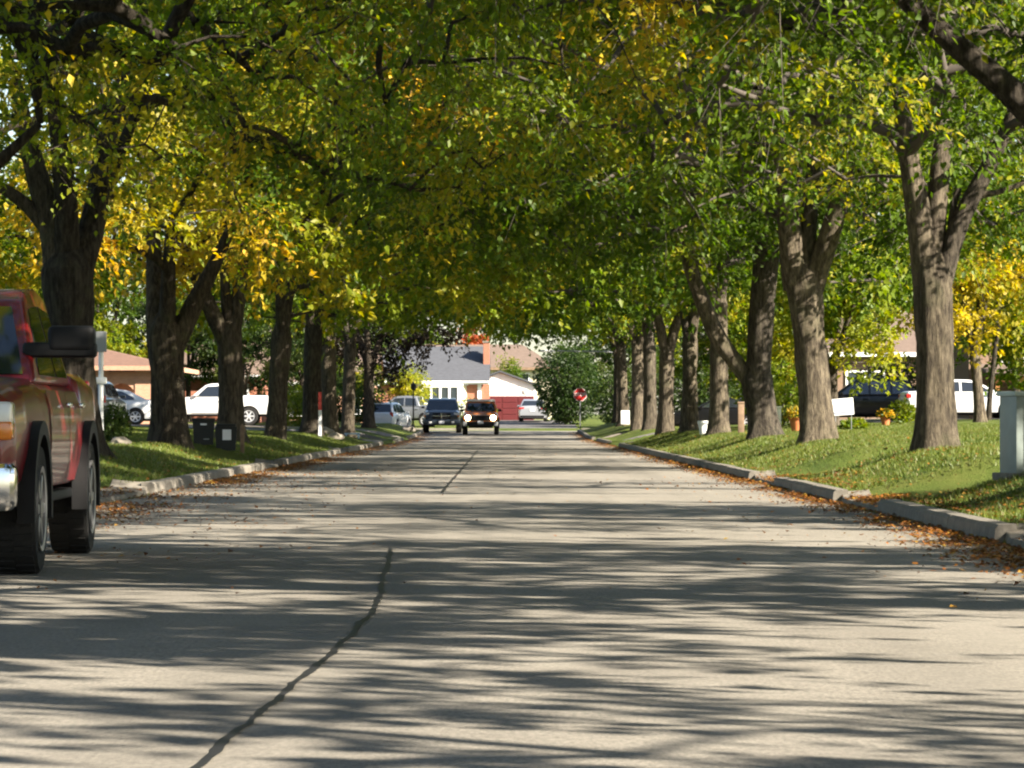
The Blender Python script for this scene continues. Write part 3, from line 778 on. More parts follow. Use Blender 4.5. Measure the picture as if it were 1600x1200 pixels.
for q, (d, lab, r) in enumerate(LL):
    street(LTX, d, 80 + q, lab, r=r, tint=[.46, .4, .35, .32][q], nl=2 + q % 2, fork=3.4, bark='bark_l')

# shade tree with dark purple leaves
z = gh(-7.0, 178)
rg = np.random.default_rng(7); tr, li = auto_tree(rg, 2.6, 0.28, 3, top=6)
make_tree('shade_tree', (-7.0, 178, z), tr, li, 91, 150, (0.6, 0, 5.6, 4.2, 4.2, 3.4, 2.2), twigs=8, per_twig=11, leaf=0.17, pal='purple', tint=0.3, bark='bark_l', sides=12,
          label='shade tree with dark purple foliage before the white SUV', group=None)

# yard and background trees: prototypes, then copies sharing the meshes
def yard(name, kind, seed, label, group, loc, h=8.0, rw=3.4, zmin=1.2, pal='green', tint=0.25, clumps=120, leaf=0.17, per=12, spread=0.3):
    rg = np.random.default_rng(seed); tr, li = auto_tree(rg, h * 0.25, 0.10 + 0.008 * h, 3, top=h * 0.7)
    return make_tree(name, loc, tr, li, seed, clumps, (0, 0, h * 0.56, rw, rw, h * 0.46, zmin), twigs=8, per_twig=per, leaf=leaf, pal=pal, tint=tint, spread=spread, sides=10, label=label, group=group, clump_r=0.85)
BG = 'trees standing behind the houses'
def bgt(x, d): return (x, d, gh(x, d) - 0.03)
pa = yard('yard_tree', 0, 101, 'green tree behind the left bungalow, cut by the left edge', BG, bgt(-25, 150), 11, 5.0, 1.0, clumps=190, tint=.22, leaf=.22)
pb = yard('yard_tree', 0, 102, 'yellowing tree at the left edge behind the big dark street tree', BG, bgt(-17, 112), 9, 4.2, 0.8, tint=.5, clumps=150, leaf=.20)
pc = yard('yard_tree', 0, 103, 'dark green tree rising behind the left bungalow roof', BG, bgt(-24, 185), 12, 5.2, 0.8, pal='dark', tint=.4, clumps=190, leaf=.22)
rgb = np.random.default_rng(77)
pr = [pa, pb, pc]
for (x, d, k, s, lab) in [
        (-20, 176, 0, .9, 'green tree just behind the arched porch of the left bungalow'), (-27, 205, 0, 1.1, 'green tree farthest behind the left bungalow'),
        (-13, 232, 0, .8, 'green tree farthest back between the left trunks'), (-13.2, 179, 2, .62, 'dark green tree straight behind the street tree at the black bins'),
        (-16.4, 182, 2, .7, 'dark green tree above the cab of the white pickup'), (-11.2, 196, 2, .55, 'low dark green tree right of the small shaded brick house'),
        (-14.5, 192, 2, .9, 'tall dark green tree against the small shaded brick house'), (-10.4, 210, 0, .7, 'green tree left of the purple shade tree'),
        (-18, 97, 0, .9, 'green tree at the left edge above the red pickup roof'), (-15, 84, 1, .85, 'yellowing tree at the left edge nearest the red pickup roof'),
        (14.8, 31.0, 0, 1.0, 'tree added outside the frame, shading the road past the utility cabinet'), (14.5, 18, 0, 1.0, 'tree added outside the frame, shading the road before the near kerb'),  # both trees are unseen, added to throw shade on the near road
        (24, 188, 2, 1.1, 'dark green tree behind the shaded brown brick house'), (11.5, 170, 0, .75, 'green tree straight behind the low forking street tree'),
        (12.5, 186, 2, .8, 'dark green tree behind the slim dark trunks on the right'),
        (20, 214, 0, 1.1, 'tall tree hidden far behind the right houses'),
        (-11, 296, 2, .85, 'dark green tree behind the grey roof, left of the red tree'), (8.5, 268, 2, .9, 'dark green tree behind the tall shrub mass at the stop sign'),
        (13, 282, 0, 1.0, 'green tree far behind the last right street trees'), (6.0, 300, 0, .55, 'small green tree behind the right end of the brown roof'), (-6.8, 300, 0, .68, 'green tree behind the grey roof beside the red tree')]:
    copy_tree(pr[k], bgt(x, d), rgb.random() * 6.28, s * rgb.uniform(.95, 1.05), lab, BG)
yard('yard_tree', 0, 111, 'bright yellow-green tree behind the flower pot and the thick forked tree', None, bgt(10.2, 112), 7.2, 2.6, 0.7, pal='yellowgreen', tint=.35, clumps=130, leaf=.17)
yard('yard_tree', 0, 112, 'bright yellow tree above the white car on the right driveway', None, bgt(13.9, 105), 8.0, 3.0, 2.5, pal='yellow', tint=.06, clumps=130, leaf=.15)
yard('yard_tree', 0, 113, 'green leafy shrub tree behind the utility cabinet at the right edge', None, bgt(17.5, 118), 5.2, 2.0, 1.2, pal='green', tint=.28, clumps=70, leaf=.2)
yard('yard_tree', 0, 115, 'small yellow tree in front of the bay window of the grey-roofed house', None, bgt(-6.2, 222), 3.9, 1.1, 0.4, pal='yellowgreen', tint=.2, clumps=40, leaf=.16)
yard('yard_tree', 0, 116, 'red autumn tree rising behind the grey roof', None, bgt(-2.9, 285), 7.6, 1.1, 4.2, pal='red', tint=.4, clumps=50, leaf=.22)
yard('yard_tree', 0, 117, 'small conical green tree between the brown roof and white gable', None, bgt(0.1, 259), 4.5, .75, 1.2, pal='green', tint=.25, clumps=32, leaf=.14)

def shrub(name, label, loc, rx, ry, h, n, leaf, pal, tint, seed, group=None, cat='shrub', droop_n=0.3):
    """leafy shrub: short stems and leaves through a lumpy dome"""
    rg = np.random.default_rng(seed); t = tag(empty(name, loc), label, cat, group)
    m = MB()
    for k in range(6):
        a = rg.random() * 6.28; m.tube([(0, 0, -0.05), (math.cos(a) * rx * .3, math.sin(a) * ry * .3, h * .4), (math.cos(a) * rx * .55, math.sin(a) * ry * .55, h * .75)], [.03 * h, .02 * h, .006 * h], 5)
    m.build('stems', M['twig'], t)
    v = rg.normal(0, 1, (n, 3)); v /= np.linalg.norm(v, axis=1, keepdims=True); v *= (rg.random((n, 1)) ** 0.3)
    lump = np.array([1 + 0.22 * mnoise.noise((q[0] * 2.2 + seed, q[1] * 2.2, q[2] * 2.2)) + .1 * mnoise.noise((q[0] * 6 + seed, q[1] * 6, q[2] * 6)) for q in v])
    v *= lump[:, None]
    pos = v * np.array([rx, ry, h * .5]) + np.array([0, 0, h * .5]); pos[:, 2] = np.maximum(pos[:, 2], 0.02)
    ax = v + rg.normal(0, .6, (n, 3)); ax[:, 2] -= droop_n; nr = v * .8 + rg.normal(0, .5, (n, 3)); nr[:, 2] += .5
    cl = np.array([mnoise.noise((q[0] * 3 + seed, q[1] * 3, q[2] * 3)) for q in v])
    col = pal_col(pal, tint + .3 * cl + rg.normal(0, .08, n)) * rg.uniform(.8, 1.2, (n, 1))
    link('foliage', leaves_mesh('foliage', pos, ax, nr, leaf * rg.uniform(.6, 1.25, n), col, False, M['leaf']), t)
    return t
yard('yard_tree', 0, 118, 'leafy tree added to shade the black SUV on the right driveway', None, bgt(19.3, 135.3), 8.5, 2.7, 2.6, pal='green', tint=.3, clumps=110, leaf=.19)  # added so its crown keeps the sun off the SUV
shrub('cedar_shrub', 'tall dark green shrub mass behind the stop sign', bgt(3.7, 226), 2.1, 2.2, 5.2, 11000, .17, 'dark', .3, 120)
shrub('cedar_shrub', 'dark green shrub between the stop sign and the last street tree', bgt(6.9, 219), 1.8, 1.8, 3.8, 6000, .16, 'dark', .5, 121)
shrub('round_bush', 'round clipped dark bush beside the red pickup door', bgt(-7.72, 69), .42, .42, .78, 3600, .05, 'dark', .45, 122)
shrub('yard_shrub', 'bright green shrub between the trunks right of the white pickup', bgt(-10.2, 176), 1.5, 1.2, 1.9, 3000, .14, 'yellowgreen', .1, 123)
shrub('yard_shrub', 'low green shrub under the bay window by the far cars', bgt(-2.4, 236), 1.6, .8, 1.5, 2500, .12, 'green', .3, 124)
shrub('yard_shrub', 'bright yellow-green bush behind the small white pillar', bgt(9.3, 122), 1.5, 1.3, 2.5, 4000, .13, 'yellowgreen', .25, 125)
shrub('yard_shrub', 'low green tuft at the foot of the white lawn sign', bgt(8.9, 92), .35, .3, .32, 500, .09, 'green', .3, 126, droop_n=-.6)
shrub('yard_shrub', 'green leafy plant behind the yellow potted flowers on the right lawn', bgt(11.9, 108), .4, .3, .75, 700, .10, 'green', .35, 127, droop_n=-.5)
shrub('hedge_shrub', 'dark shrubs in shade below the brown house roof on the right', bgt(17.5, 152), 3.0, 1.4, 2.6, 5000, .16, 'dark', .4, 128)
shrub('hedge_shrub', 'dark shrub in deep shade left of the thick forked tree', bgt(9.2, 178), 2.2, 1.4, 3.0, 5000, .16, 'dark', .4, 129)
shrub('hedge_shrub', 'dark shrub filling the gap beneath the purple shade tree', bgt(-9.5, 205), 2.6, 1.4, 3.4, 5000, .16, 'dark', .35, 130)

# ------------------------------------------------------------------ vehicles (local x forward, y left, z up)
FZ = [0, .04, .3, .55, .8, .93, 1.0]; FY = [.94, .97, 1.0, 1.0, .985, .955, .87]
def arc(cx, cz, r, a0, a1, n): return [(cx + r * math.cos(R(a0 + (a1 - a0) * i / n)), cz + r * math.sin(R(a0 + (a1 - a0) * i / n))) for i in range(n + 1)]
def wheel(parent, x, y, r, w, rim, spokes=6, out=1):
    Mx = Matrix.Translation((x, y, r))
    m = MB(); q = r * .64
    m.lathe([(q, -w * .38), (q, w * .18)], 24)
    for k in range(spokes):
        a = 360.0 * k / spokes
        m.box((q * .5, w * .36 , 0), (q * .94, w * .24, q * .26), .012, M=Matrix.Rotation(R(a), 4, 'Y'))
    m.lathe([(q * .24, w * .16), (q * .24, w * .50)], 14)
    m.lathe([(q * 1.0, w * .14), (q * 1.03, w * .52), (q * .90, w * .50), (q * .90, w * .14)], 24)
    wo = m.build('wheel', rim, parent, loc=(x, y, r), rot=(0, 0, 0 if out > 0 else math.pi))
    t = MB()
    t.lathe([(q * .98, -w * .42), (r * .80, -w * .5), (r * .95, -w * .49), (r * .995, -w * .38), (r, 0), (r * .995, w * .38), (r * .95, w * .49), (r * .80, w * .5), (q * .98, w * .42)], 36)
    n = 30
    for k in range(n):
        a = 360.0 * k / n
        t.box((r * .995, w * .22, 0), (.014, w * .40, r * .10), 0, M=Matrix.Rotation(R(a), 4, 'Y'))
        t.box((r * .995, -w * .22, 0), (.014, w * .40, r * .10), 0, M=Matrix.Rotation(R(a + 6), 4, 'Y'))
    t.build('tyre', M['tyre'], wo)
    return wo

def vehicle(name, label, cat, loc, yaw, sp, pmat, group=None):
    t = tag(empty(name, loc, R(yaw)), label, cat, group)
    W = sp['W'] / 2; L = sp['L'] / 2; zb0 = sp['zb']; r = sp['r']; xa = sp['axles']
    top = sp['top'][::-1] if sp['top'][0][0] > sp['top'][-1][0] else sp['top']
    tx, tz = [p[0] for p in top], [p[1] for p in top]
    wx = [-L, -L + .12, -L + .5, L - .6, L - .15, L]; ww = [.90 * W, .97 * W, W, W, .97 * W, .90 * W] if sp['zb'] > .48 else [.88 * W, .96 * W, W, W, .95 * W, .84 * W]
    ra = r + sp.get('gap', .07)
    def zt(x): return float(np.interp(x, tx, tz))
    def side_y(x, z):
        f = np.clip((z - zb0) / max(.05, zt(x) - zb0), 0, 1)
        return float(np.interp(x, wx, ww) * np.interp(f, FZ, FY))
    X = sorted(set([round(v, 3) for v in np.arange(-L, L, .09)] + [L, -L] + [round(c + ra * math.cos(R(a)), 3) for c in xa for a in range(0, 181, 12)] + [round(p[0], 3) for p in top]))
    rows = []
    bm = bmesh.new()
    for x in X:
        zb = zb0 + (.10 if x > L - .25 else 0) * (x - L + .25) / .25
        for c in xa:
            if abs(x - c) < ra: zb = max(zb, r + math.sqrt(max(0, ra * ra - (x - c) ** 2)))
        z1 = zt(x); zb = min(zb, z1 - .06)
        half = [(0.0, zb), (side_y(x, zb) * .9, zb)]
        for f in np.linspace(0, 1, 9):
            z = zb + (z1 - zb) * f; half.append((side_y(x, z), z))
        half += [(side_y(x, z1) * .9, z1 + .012), (side_y(x, z1) * .5, z1 + .03), (0, z1 + .035)]
        ring = [bm.verts.new((x, y, z)) for y, z in half] + [bm.verts.new((x, -y, z)) for y, z in half[1:-1][::-1]]
        rows.append(ring)
    n = len(rows[0])
    for a, b in zip(rows, rows[1:]):
        for i in range(n): bm.faces.new((a[i], a[(i + 1) % n], b[(i + 1) % n], b[i]))
    bm.faces.new(rows[0]); bm.faces.new(rows[-1][::-1])
    m = MB(); m.bm.free(); m.bm = bm
    body = m.build('body', pmat, t, angle=40)
    m = MB(); m.box((0, 0, (zb0 + r * 1.6) / 2 + .05), (2 * L - .5, 2 * W * .68, r * 1.6 - zb0 + .3), .02); m.build('underbody', M['under'], t)
    # cab
    cab = sp['cab']; zbelt = min(p[1] for p in cab); zr = max(p[1] for p in cab); wb, wr = sp['cabw']
    def cw(z): return wb + (wr - wb) * max(0, min(1, (z - zbelt) / (zr - zbelt)))
    m = MB(); m.prism(cab, 0, 0, wfun=lambda x, z, s: s * cw(z))
    es = [e for e in m.bm.edges]
    bmesh.ops.bevel(m.bm, geom=es, offset=.045, segments=3, affect='EDGES', profile=.55)
    m.build('cab', sp.get('cabmat', pmat), t, angle=50)
    if 'roofmat' in sp:
        xs_ = [p[0] for p in cab if p[1] > zr - .12]
        m = MB(); m.box(((min(xs_) + max(xs_)) / 2, 0, zr + .03), (max(xs_) - min(xs_) + .10, 2 * wr + .02, .13), .04); m.build('roof_panel', sp['roofmat'], t)
    for poly in sp['win']:
        for s in (1, -1):
            m = MB(); m.slab([(x, s * (cw(z) + .002), z) for x, z in poly], (0, s * .006, 0)); m.build('side_window', M['glass'], t, sm=False)
    for nm, (p, q) in (('windshield', (cab[0], cab[1])), ('rear_window', (cab[-1], cab[-2]))):
        dx, dz = q[0] - p[0], q[1] - p[1]; l = math.hypot(dx, dz); nx_, nz_ = (dz / l, -dx / l)
        if (nm == 'windshield') != (nx_ > 0): nx_, nz_ = -nx_, -nz_
        a = (p[0] + dx * .10, p[1] + dz * .10); b = (p[0] + dx * .90, p[1] + dz * .90)
        m = MB(); m.slab([(a[0] + nx_ * .002, cw(a[1]) - .08, a[1] + nz_ * .002), (a[0] + nx_ * .002, -cw(a[1]) + .08, a[1] + nz_ * .002),
                          (b[0] + nx_ * .002, -cw(b[1]) + .09, b[1] + nz_ * .002), (b[0] + nx_ * .002, cw(b[1]) - .09, b[1] + nz_ * .002)], (nx_ * .007, 0, nz_ * .007))
        m.build(nm, M['glass'], t, sm=False)
    for c in xa:
        for s in (1, -1):
            wheel(t, c, s * (W - sp.get('inset', .13)), r, sp.get('tw', .23), sp.get('rim', M['rim']), sp.get('spokes', 6), s)
    if 'flare' in sp:
        for c in xa:
            for s in (1, -1):
                m = MB(); m.prism(arc(c, r, ra + .07, -8, 188, 20) + arc(c, r, ra - .02, 188, -8, 20), s * (W - .05), s * (W + sp['flare'])); m.build('fender_flare', M['black_plastic'], t)
    for (x0, x1, z0, z1) in sp.get('doors', []):
        for s in (1, -1):
            m = MB(); zs = np.linspace(z0, z1, 6); g_ = 8; xg = np.linspace(x0, x1, g_)
            vv = [[m.bm.verts.new((x, s * (side_y(x, z) + .007), z)) for z in zs] for x in xg]
            for a in range(g_ - 1):
                for b in range(5): m.bm.faces.new((vv[a][b], vv[a + 1][b], vv[a + 1][b + 1], vv[a][b + 1]))
            d = m.build('door', pmat, t)
            h = MB(); h.box((x0 + .14, s * (side_y(x0, z1 - .12) + .03), z1 - .10), (.20, .035, .035), .01); h.build('handle', sp.get('handle', pmat), d)
    mx, mz, mo = sp['mirror']
    for s in (1, -1):
        if sp.get('tow'):
            m = MB(); m.box((mx, s * (W + .05), mz), (.15, .50, .105), .035, seg=3); m.box((mx, s * (W + .13), mz + .075), (.17, .32, .18), .05, seg=4); mo_ = m.build('mirror', M['black_plastic'], t)
            g_ = MB(); g_.box((mx - .078, s * (W + .13), mz + .10), (.006, .26, .10), 0); g_.build('mirror_glass', M['chrome'], mo_)
        else:
            m = MB(); m.box((mx, s * (W + .06), mz), (.12, .20, .13), .04, seg=3); m.build('mirror', sp.get('mirmat', pmat), t)
    for nm, mat, cx, cyy, cz, dx, dy, dz, bv in sp['bits']:
        for s in ((1, -1) if cyy != 0 else (1,)):
            m = MB(); m.box((cx, s * cyy, cz), (dx, dy, dz), bv, seg=3); m.build(nm, mat, t)
    return t

PK = dict(L=5.85, W=2.04, zb=.50, r=.41, axles=(1.93, -1.64), gap=.08, inset=.10, tw=.27,
    top=[(2.925, .98), (2.88, 1.12), (2.75, 1.18), (2.3, 1.22), (1.15, 1.27), (1.0, 1.25), (-1.30, 1.25), (-1.34, 1.34), (-2.90, 1.34), (-2.925, 1.30)],
    cab=[(1.12, 1.24), (.38, 1.83), (.15, 1.90), (-.45, 1.93), (-1.05, 1.90), (-1.32, 1.24)], cabw=(.94, .75),
    win=[[(.80, 1.30), (.30, 1.77), (-.28, 1.80), (-.28, 1.30)], [(-.36, 1.30), (-.36, 1.80), (-.98, 1.77), (-1.10, 1.30)]],
    doors=[(-.33, .92, .56, 1.20), (-1.26, -.37, .56, 1.20)], mirror=(.72, 1.42, .2))
def pk_bits(grille, head, bumper):
    return [('grille', grille, 2.935, 0, .92, .06, 1.02, .36, .04), ('grille_bar', M['chrome'], 2.972, 0, .93, .02, .98, .05, .008), ('grille_bar', M['chrome'], 2.974, 0, .93, .02, .06, .34, .008),
            ('headlight', head, 2.80, .83, .99, .24, .30, .24, .03), ('turn_lamp', M['lamp_amber'], 2.83, .93, .93, .20, .11, .12, .03), ('bumper', bumper, 2.96, 0, .58, .26, 2.04, .30, .07),
            ('fog_lamp', M['lamp_clear'], 3.08, .62, .58, .03, .16, .10, .01), ('licence_plate', M['plate'], 3.10, 0, .57, .012, .30, .15, .004),
            ('tail_light', M['lamp_red'], -2.90, .85, 1.12, .08, .16, .36, .02), ('rear_bumper', bumper, -2.99, 0, .60, .18, 1.84, .20, .05), ('step_bar', M['black_plastic'], .1, .93, .47, 2.0, .12, .07, .02)]

ruby = dict(PK); ruby.update(rim=M['rim_mid'], flare=.06, inset=.10, tw=.29, r=.42, tow=True, handle=M['chrome'], bits=pk_bits(M['black_plastic'], M['lamp_clear'], M['chrome']), mirror=(.80, 1.47, .2), zb=.54)
vehicle('pickup_truck', 'red pickup truck with big tyres and black fender flares, cut off by the left edge', 'pickup truck', (-4.14, 25.0, 0), -88.5, ruby, M['p_red'])
navy = dict(PK); navy.update(rim=M['rim_dark'], bits=pk_bits(M['black_plastic'], M['lamp_clear'], M['p_navy']))
vehicle('pickup_truck', 'dark blue-grey pickup parked at the far left kerb beside the orange SUV', 'pickup truck', (-3.72, 200, float(rise(np.array([200.]))[0])), -90, navy, M['p_navy'])
wpk = dict(PK); wpk.update(bits=pk_bits(M['chrome'], M['lamp_clear'], M['chrome']))
vehicle('pickup_truck', 'white pickup parked sideways behind the two black bins on the left', 'pickup truck', (-13.6, 165, gh(-13.6, 165) + .02), 180, wpk, M['p_white'])
spk = dict(PK); spk.update(bits=pk_bits(M['chrome'], M['lamp_clear'], M['chrome']))
vehicle('pickup_truck', 'silver pickup half hidden behind the parked dark blue-grey pickup', 'pickup truck', (-6.6, 221, gh(-6.6, 221)), 170, spk, M['p_steel'])

FJ = dict(L=4.55, W=1.88, zb=.46, r=.39, axles=(1.42, -1.27), gap=.08, inset=.10, tw=.25, flare=.05,
    top=[(2.275, .96), (2.24, 1.10), (2.1, 1.14), (.95, 1.20), (.9, 1.19), (-2.25, 1.19), (-2.275, 1.10)],
    cab=[(.92, 1.18), (.62, 1.74), (.45, 1.80), (-1.9, 1.80), (-2.05, 1.74), (-2.22, 1.18)], cabw=(.88, .74), roofmat=M['p_white'],
    win=[[(.78, 1.25), (.52, 1.70), (-.25, 1.70), (-.25, 1.25)], [(-.36, 1.25), (-.36, 1.70), (-1.0, 1.70), (-1.0, 1.25)]],
    doors=[(-.30, .82, .52, 1.14)], mirror=(.74, 1.30, .2), mirmat=M['black_plastic'],
    bits=[('grille', M['black_plastic'], 2.275, 0, .88, .07, 1.06, .26, .03), ('grille_bar', M['metal_grey'], 2.29, 0, 1.05, .04, 1.3, .035, .01), ('bumper', M['black_plastic'], 2.33, 0, .58, .22, 1.80, .26, .05),
          ('licence_plate', M['plate'], 2.447, 0, .66, .012, .30, .15, .004), ('turn_lamp', M['lamp_amber'], 2.13, .86, .88, .16, .08, .10, .02), ('bumper_end', M['metal_grey'], 2.36, .82, .58, .2, .22, .24, .05),
          ('tail_light', M['lamp_red'], -2.26, .80, .98, .05, .14, .26, .02), ('rear_bumper', M['black_plastic'], -2.33, 0, .55, .16, 1.7, .22, .05)])
suv = vehicle('off_road_vehicle', 'orange boxy SUV with white roof and lit headlights coming up the road', 'SUV', (-1.50, 191, float(rise(np.array([191.]))[0])), -90, FJ, M['p_orange'])
for s in (1, -1):
    m = MB(); m.lathe([(.135, 0), (.14, .04), (.10, .07), (.03, .085)], 18, M=Matrix.Translation((2.27, s * .67, .90)) @ Matrix.Rotation(R(-90), 4, 'Z'))
    m.build('headlight', M['lamp_on'], suv)

SD = dict(L=4.72, W=1.82, zb=.24, r=.325, axles=(1.42, -1.33), gap=.05, inset=.11, tw=.21,
    top=[(2.36, .62), (2.30, .72), (2.0, .80), (1.05, .95), (.9, .95), (-1.5, .98), (-1.75, 1.0), (-2.25, .98), (-2.33, .92), (-2.36, .80)],
    cab=[(1.15, .93), (.30, 1.38), (.0, 1.44), (-.6, 1.45), (-1.05, 1.38), (-1.85, .97)], cabw=(.84, .62),
    win=[[(.85, 1.0), (.25, 1.33), (-.28, 1.37), (-.28, 1.0)], [(-.36, 1.0), (-.36, 1.37), (-.75, 1.36), (-1.25, 1.12), (-1.30, 1.0)]],
    doors=[(-.32, .98, .32, .90), (-1.10, -.36, .32, .90)], mirror=(.80, 1.0, .2),
    bits=[('grille', M['black_plastic'], 2.34, 0, .50, .05, 1.0, .20, .02), ('headlight', M['lamp_clear'], 2.16, .68, .68, .28, .34, .14, .04), ('bumper', M['black_plastic'], 2.30, 0, .30, .16, 1.5, .10, .03),
          ('tail_light', M['lamp_red'], -2.26, .70, .84, .20, .36, .16, .04), ('licence_plate', M['plate'], -2.372, 0, .72, .012, .32, .16, .004), ('rear_bumper', M['black_plastic'], -2.30, 0, .32, .16, 1.55, .14, .04)])
SU = dict(L=4.65, W=1.86, zb=.30, r=.36, axles=(1.40, -1.30), gap=.06, inset=.11, tw=.23,
    top=[(2.325, .72), (2.27, .88), (2.0, .96), (1.05, 1.04), (.9, 1.04), (-2.2, 1.08), (-2.30, 1.02), (-2.325, .90)],
    cab=[(1.12, 1.02), (.40, 1.55), (.1, 1.64), (-.6, 1.68), (-1.75, 1.62), (-2.18, 1.06)], cabw=(.86, .66),
    win=[[(.82, 1.09), (.33, 1.50), (-.25, 1.58), (-.25, 1.09)], [(-.33, 1.09), (-.33, 1.58), (-1.08, 1.58), (-1.08, 1.09)], [(-1.16, 1.09), (-1.16, 1.57), (-1.62, 1.54), (-1.85, 1.16)]],
    doors=[(-.29, .98, .38, 1.0), (-1.12, -.34, .38, 1.0)], mirror=(.78, 1.10, .2),
    bits=[('grille', M['black_plastic'], 2.31, 0, .66, .05, 1.0, .24, .02), ('headlight', M['lamp_clear'], 2.15, .70, .80, .26, .32, .14, .04), ('bumper', M['black_plastic'], 2.27, 0, .38, .16, 1.55, .14, .03),
          ('tail_light', M['lamp_red'], -2.24, .78, .98, .14, .20, .26, .03), ('licence_plate', M['plate'], -2.338, 0, .82, .012, .32, .16, .004), ('rear_bumper', M['black_plastic'], -2.28, 0, .40, .16, 1.6, .18, .04)])
def at_g(x, d, dz=.02): return (x, d, gh(x, d) + dz)
vehicle('sedan', 'silver sedan seen from behind, parked before the dark red garage door', 'car', at_g(1.6, 233), 88, SD, M['p_silver'])
vehicle('sedan', 'white sedan parked on the right driveway behind the sunlit tree', 'car', at_g(16.9, 132), 4, SD, M['p_white'])
vehicle('sedan', 'white sedan beside the round bush on the left driveway', 'car', at_g(-16.6, 146), 184, SD, M['p_white'])
vehicle('sport_utility_vehicle', 'black SUV in shade behind the white lawn sign', 'SUV', at_g(13.6, 137.5), 176, SU, M['p_black'])
vehicle('sport_utility_vehicle', 'white SUV seen from behind under the purple shade tree', 'SUV', at_g(-7.0, 206, .03), 78, SU, M['p_white'])
vehicle('sport_utility_vehicle', 'dark grey SUV with red tail lights left of the white sedan by the bush', 'SUV', at_g(-16.0, 137.5), 86, SU, M['p_grey'])
vehicle('sedan', 'black car hidden in shade between the slim trunks on the right', 'car', at_g(9.6, 162), 175, SD, M['p_black'])

# ------------------------------------------------------------------ houses
def window(parent, cx, y, z0, z1, w, n=1, frame=None, face=-1, bar=.10, mid=True):
    """window in a wall facing -y (face -1): frame bars and separate panes"""
    fr = MB(); fm = frame or M['white']
    for i in range(n + 1): fr.box((cx - w / 2 + w * i / n, y + face * .03, (z0 + z1) / 2), (bar, .10, z1 - z0 + bar))
    for z in (z0, z1): fr.box((cx, y + face * .028, z), (w - .01, .092, bar))
    f = fr.build('window', fm, parent, sm=False)
    for i in range(n):
        p = MB(); p.box((cx - w / 2 + w * (i + .5) / n, y + face * .012, (z0 + z1) / 2), (w / n - bar - .004, .02, z1 - z0 - bar - .004)); p.build('pane', M['pane'], f, sm=False)
    s = MB(); s.box((cx, y + face * .075, z0 - bar * .5 - .035), (w + .2, .18, .06)); s.build('sill', fm, f, sm=False)
    return f

def roof_gable_x(parent, x0, x1, y0, y1, ze, zr, mat, ov=.45, fascia=None):
    ym = (y0 + y1) / 2; k = (zr - ze) / (ym - y0); a, b = y0 - ov, y1 + ov; zo = ze - ov * k
    m = MB()
    for (ya, yb, za, zb_) in ((a, ym, zo, zr), (ym, b, zr, zo)):
        m.slab([(x0 - ov, ya, za), (x1 + ov, ya, za), (x1 + ov, yb, zb_), (x0 - ov, yb, zb_)], (0, 0, .14))
    rf = m.build('roof', mat, parent, sm=False)
    f = MB(); f.box(((x0 + x1) / 2, a - .02, zo + .0), (x1 - x0 + 2 * ov, .05, .20)); f.box(((x0 + x1) / 2, a - .10, zo + .07), (x1 - x0 + 2 * ov + .04, .11, .10)); f.build('gutter', fascia or M['white'], rf, sm=False)
    return rf
def roof_hip(parent, x0, x1, y0, y1, ze, zr, mat, ov=.5, fascia=None, sb=.9):
    h = (y1 - y0) / 2; ym = (y0 + y1) / 2; m = MB()
    A = [(x0 - ov, y0 - ov, ze), (x1 + ov, y0 - ov, ze), (x1 + ov, y1 + ov, ze), (x0 - ov, y1 + ov, ze)]
    r0, r1 = (x0 + h * sb, ym, zr), (x1 - h * sb, ym, zr)
    for P in ([A[0], A[1], r1, r0], [A[1], A[2], r1], [A[2], A[3], r0, r1], [A[3], A[0], r0]): m.slab(P, (0, 0, .12))
    rf = m.build('roof', mat, parent, sm=False)
    f = MB(); f.box(((x0 + x1) / 2, y0 - ov - .03, ze + .02), (x1 - x0 + 2 * ov, .06, .20))
    f.box((x0 - ov - .03, ym, ze + .02), (.06, y1 - y0 + 2 * ov, .20)); f.box((x1 + ov + .03, ym, ze + .02), (.06, y1 - y0 + 2 * ov, .20)); f.build('gutter', fascia or M['white'], rf, sm=False)
    return rf
def walls(parent, x0, x1, y0, y1, z0, z1, mat, name='wall'):
    m = MB(); m.box(((x0 + x1) / 2, (y0 + y1) / 2, (z0 + z1) / 2), (x1 - x0, y1 - y0, z1 - z0)); return m.build(name, mat, parent, sm=False)

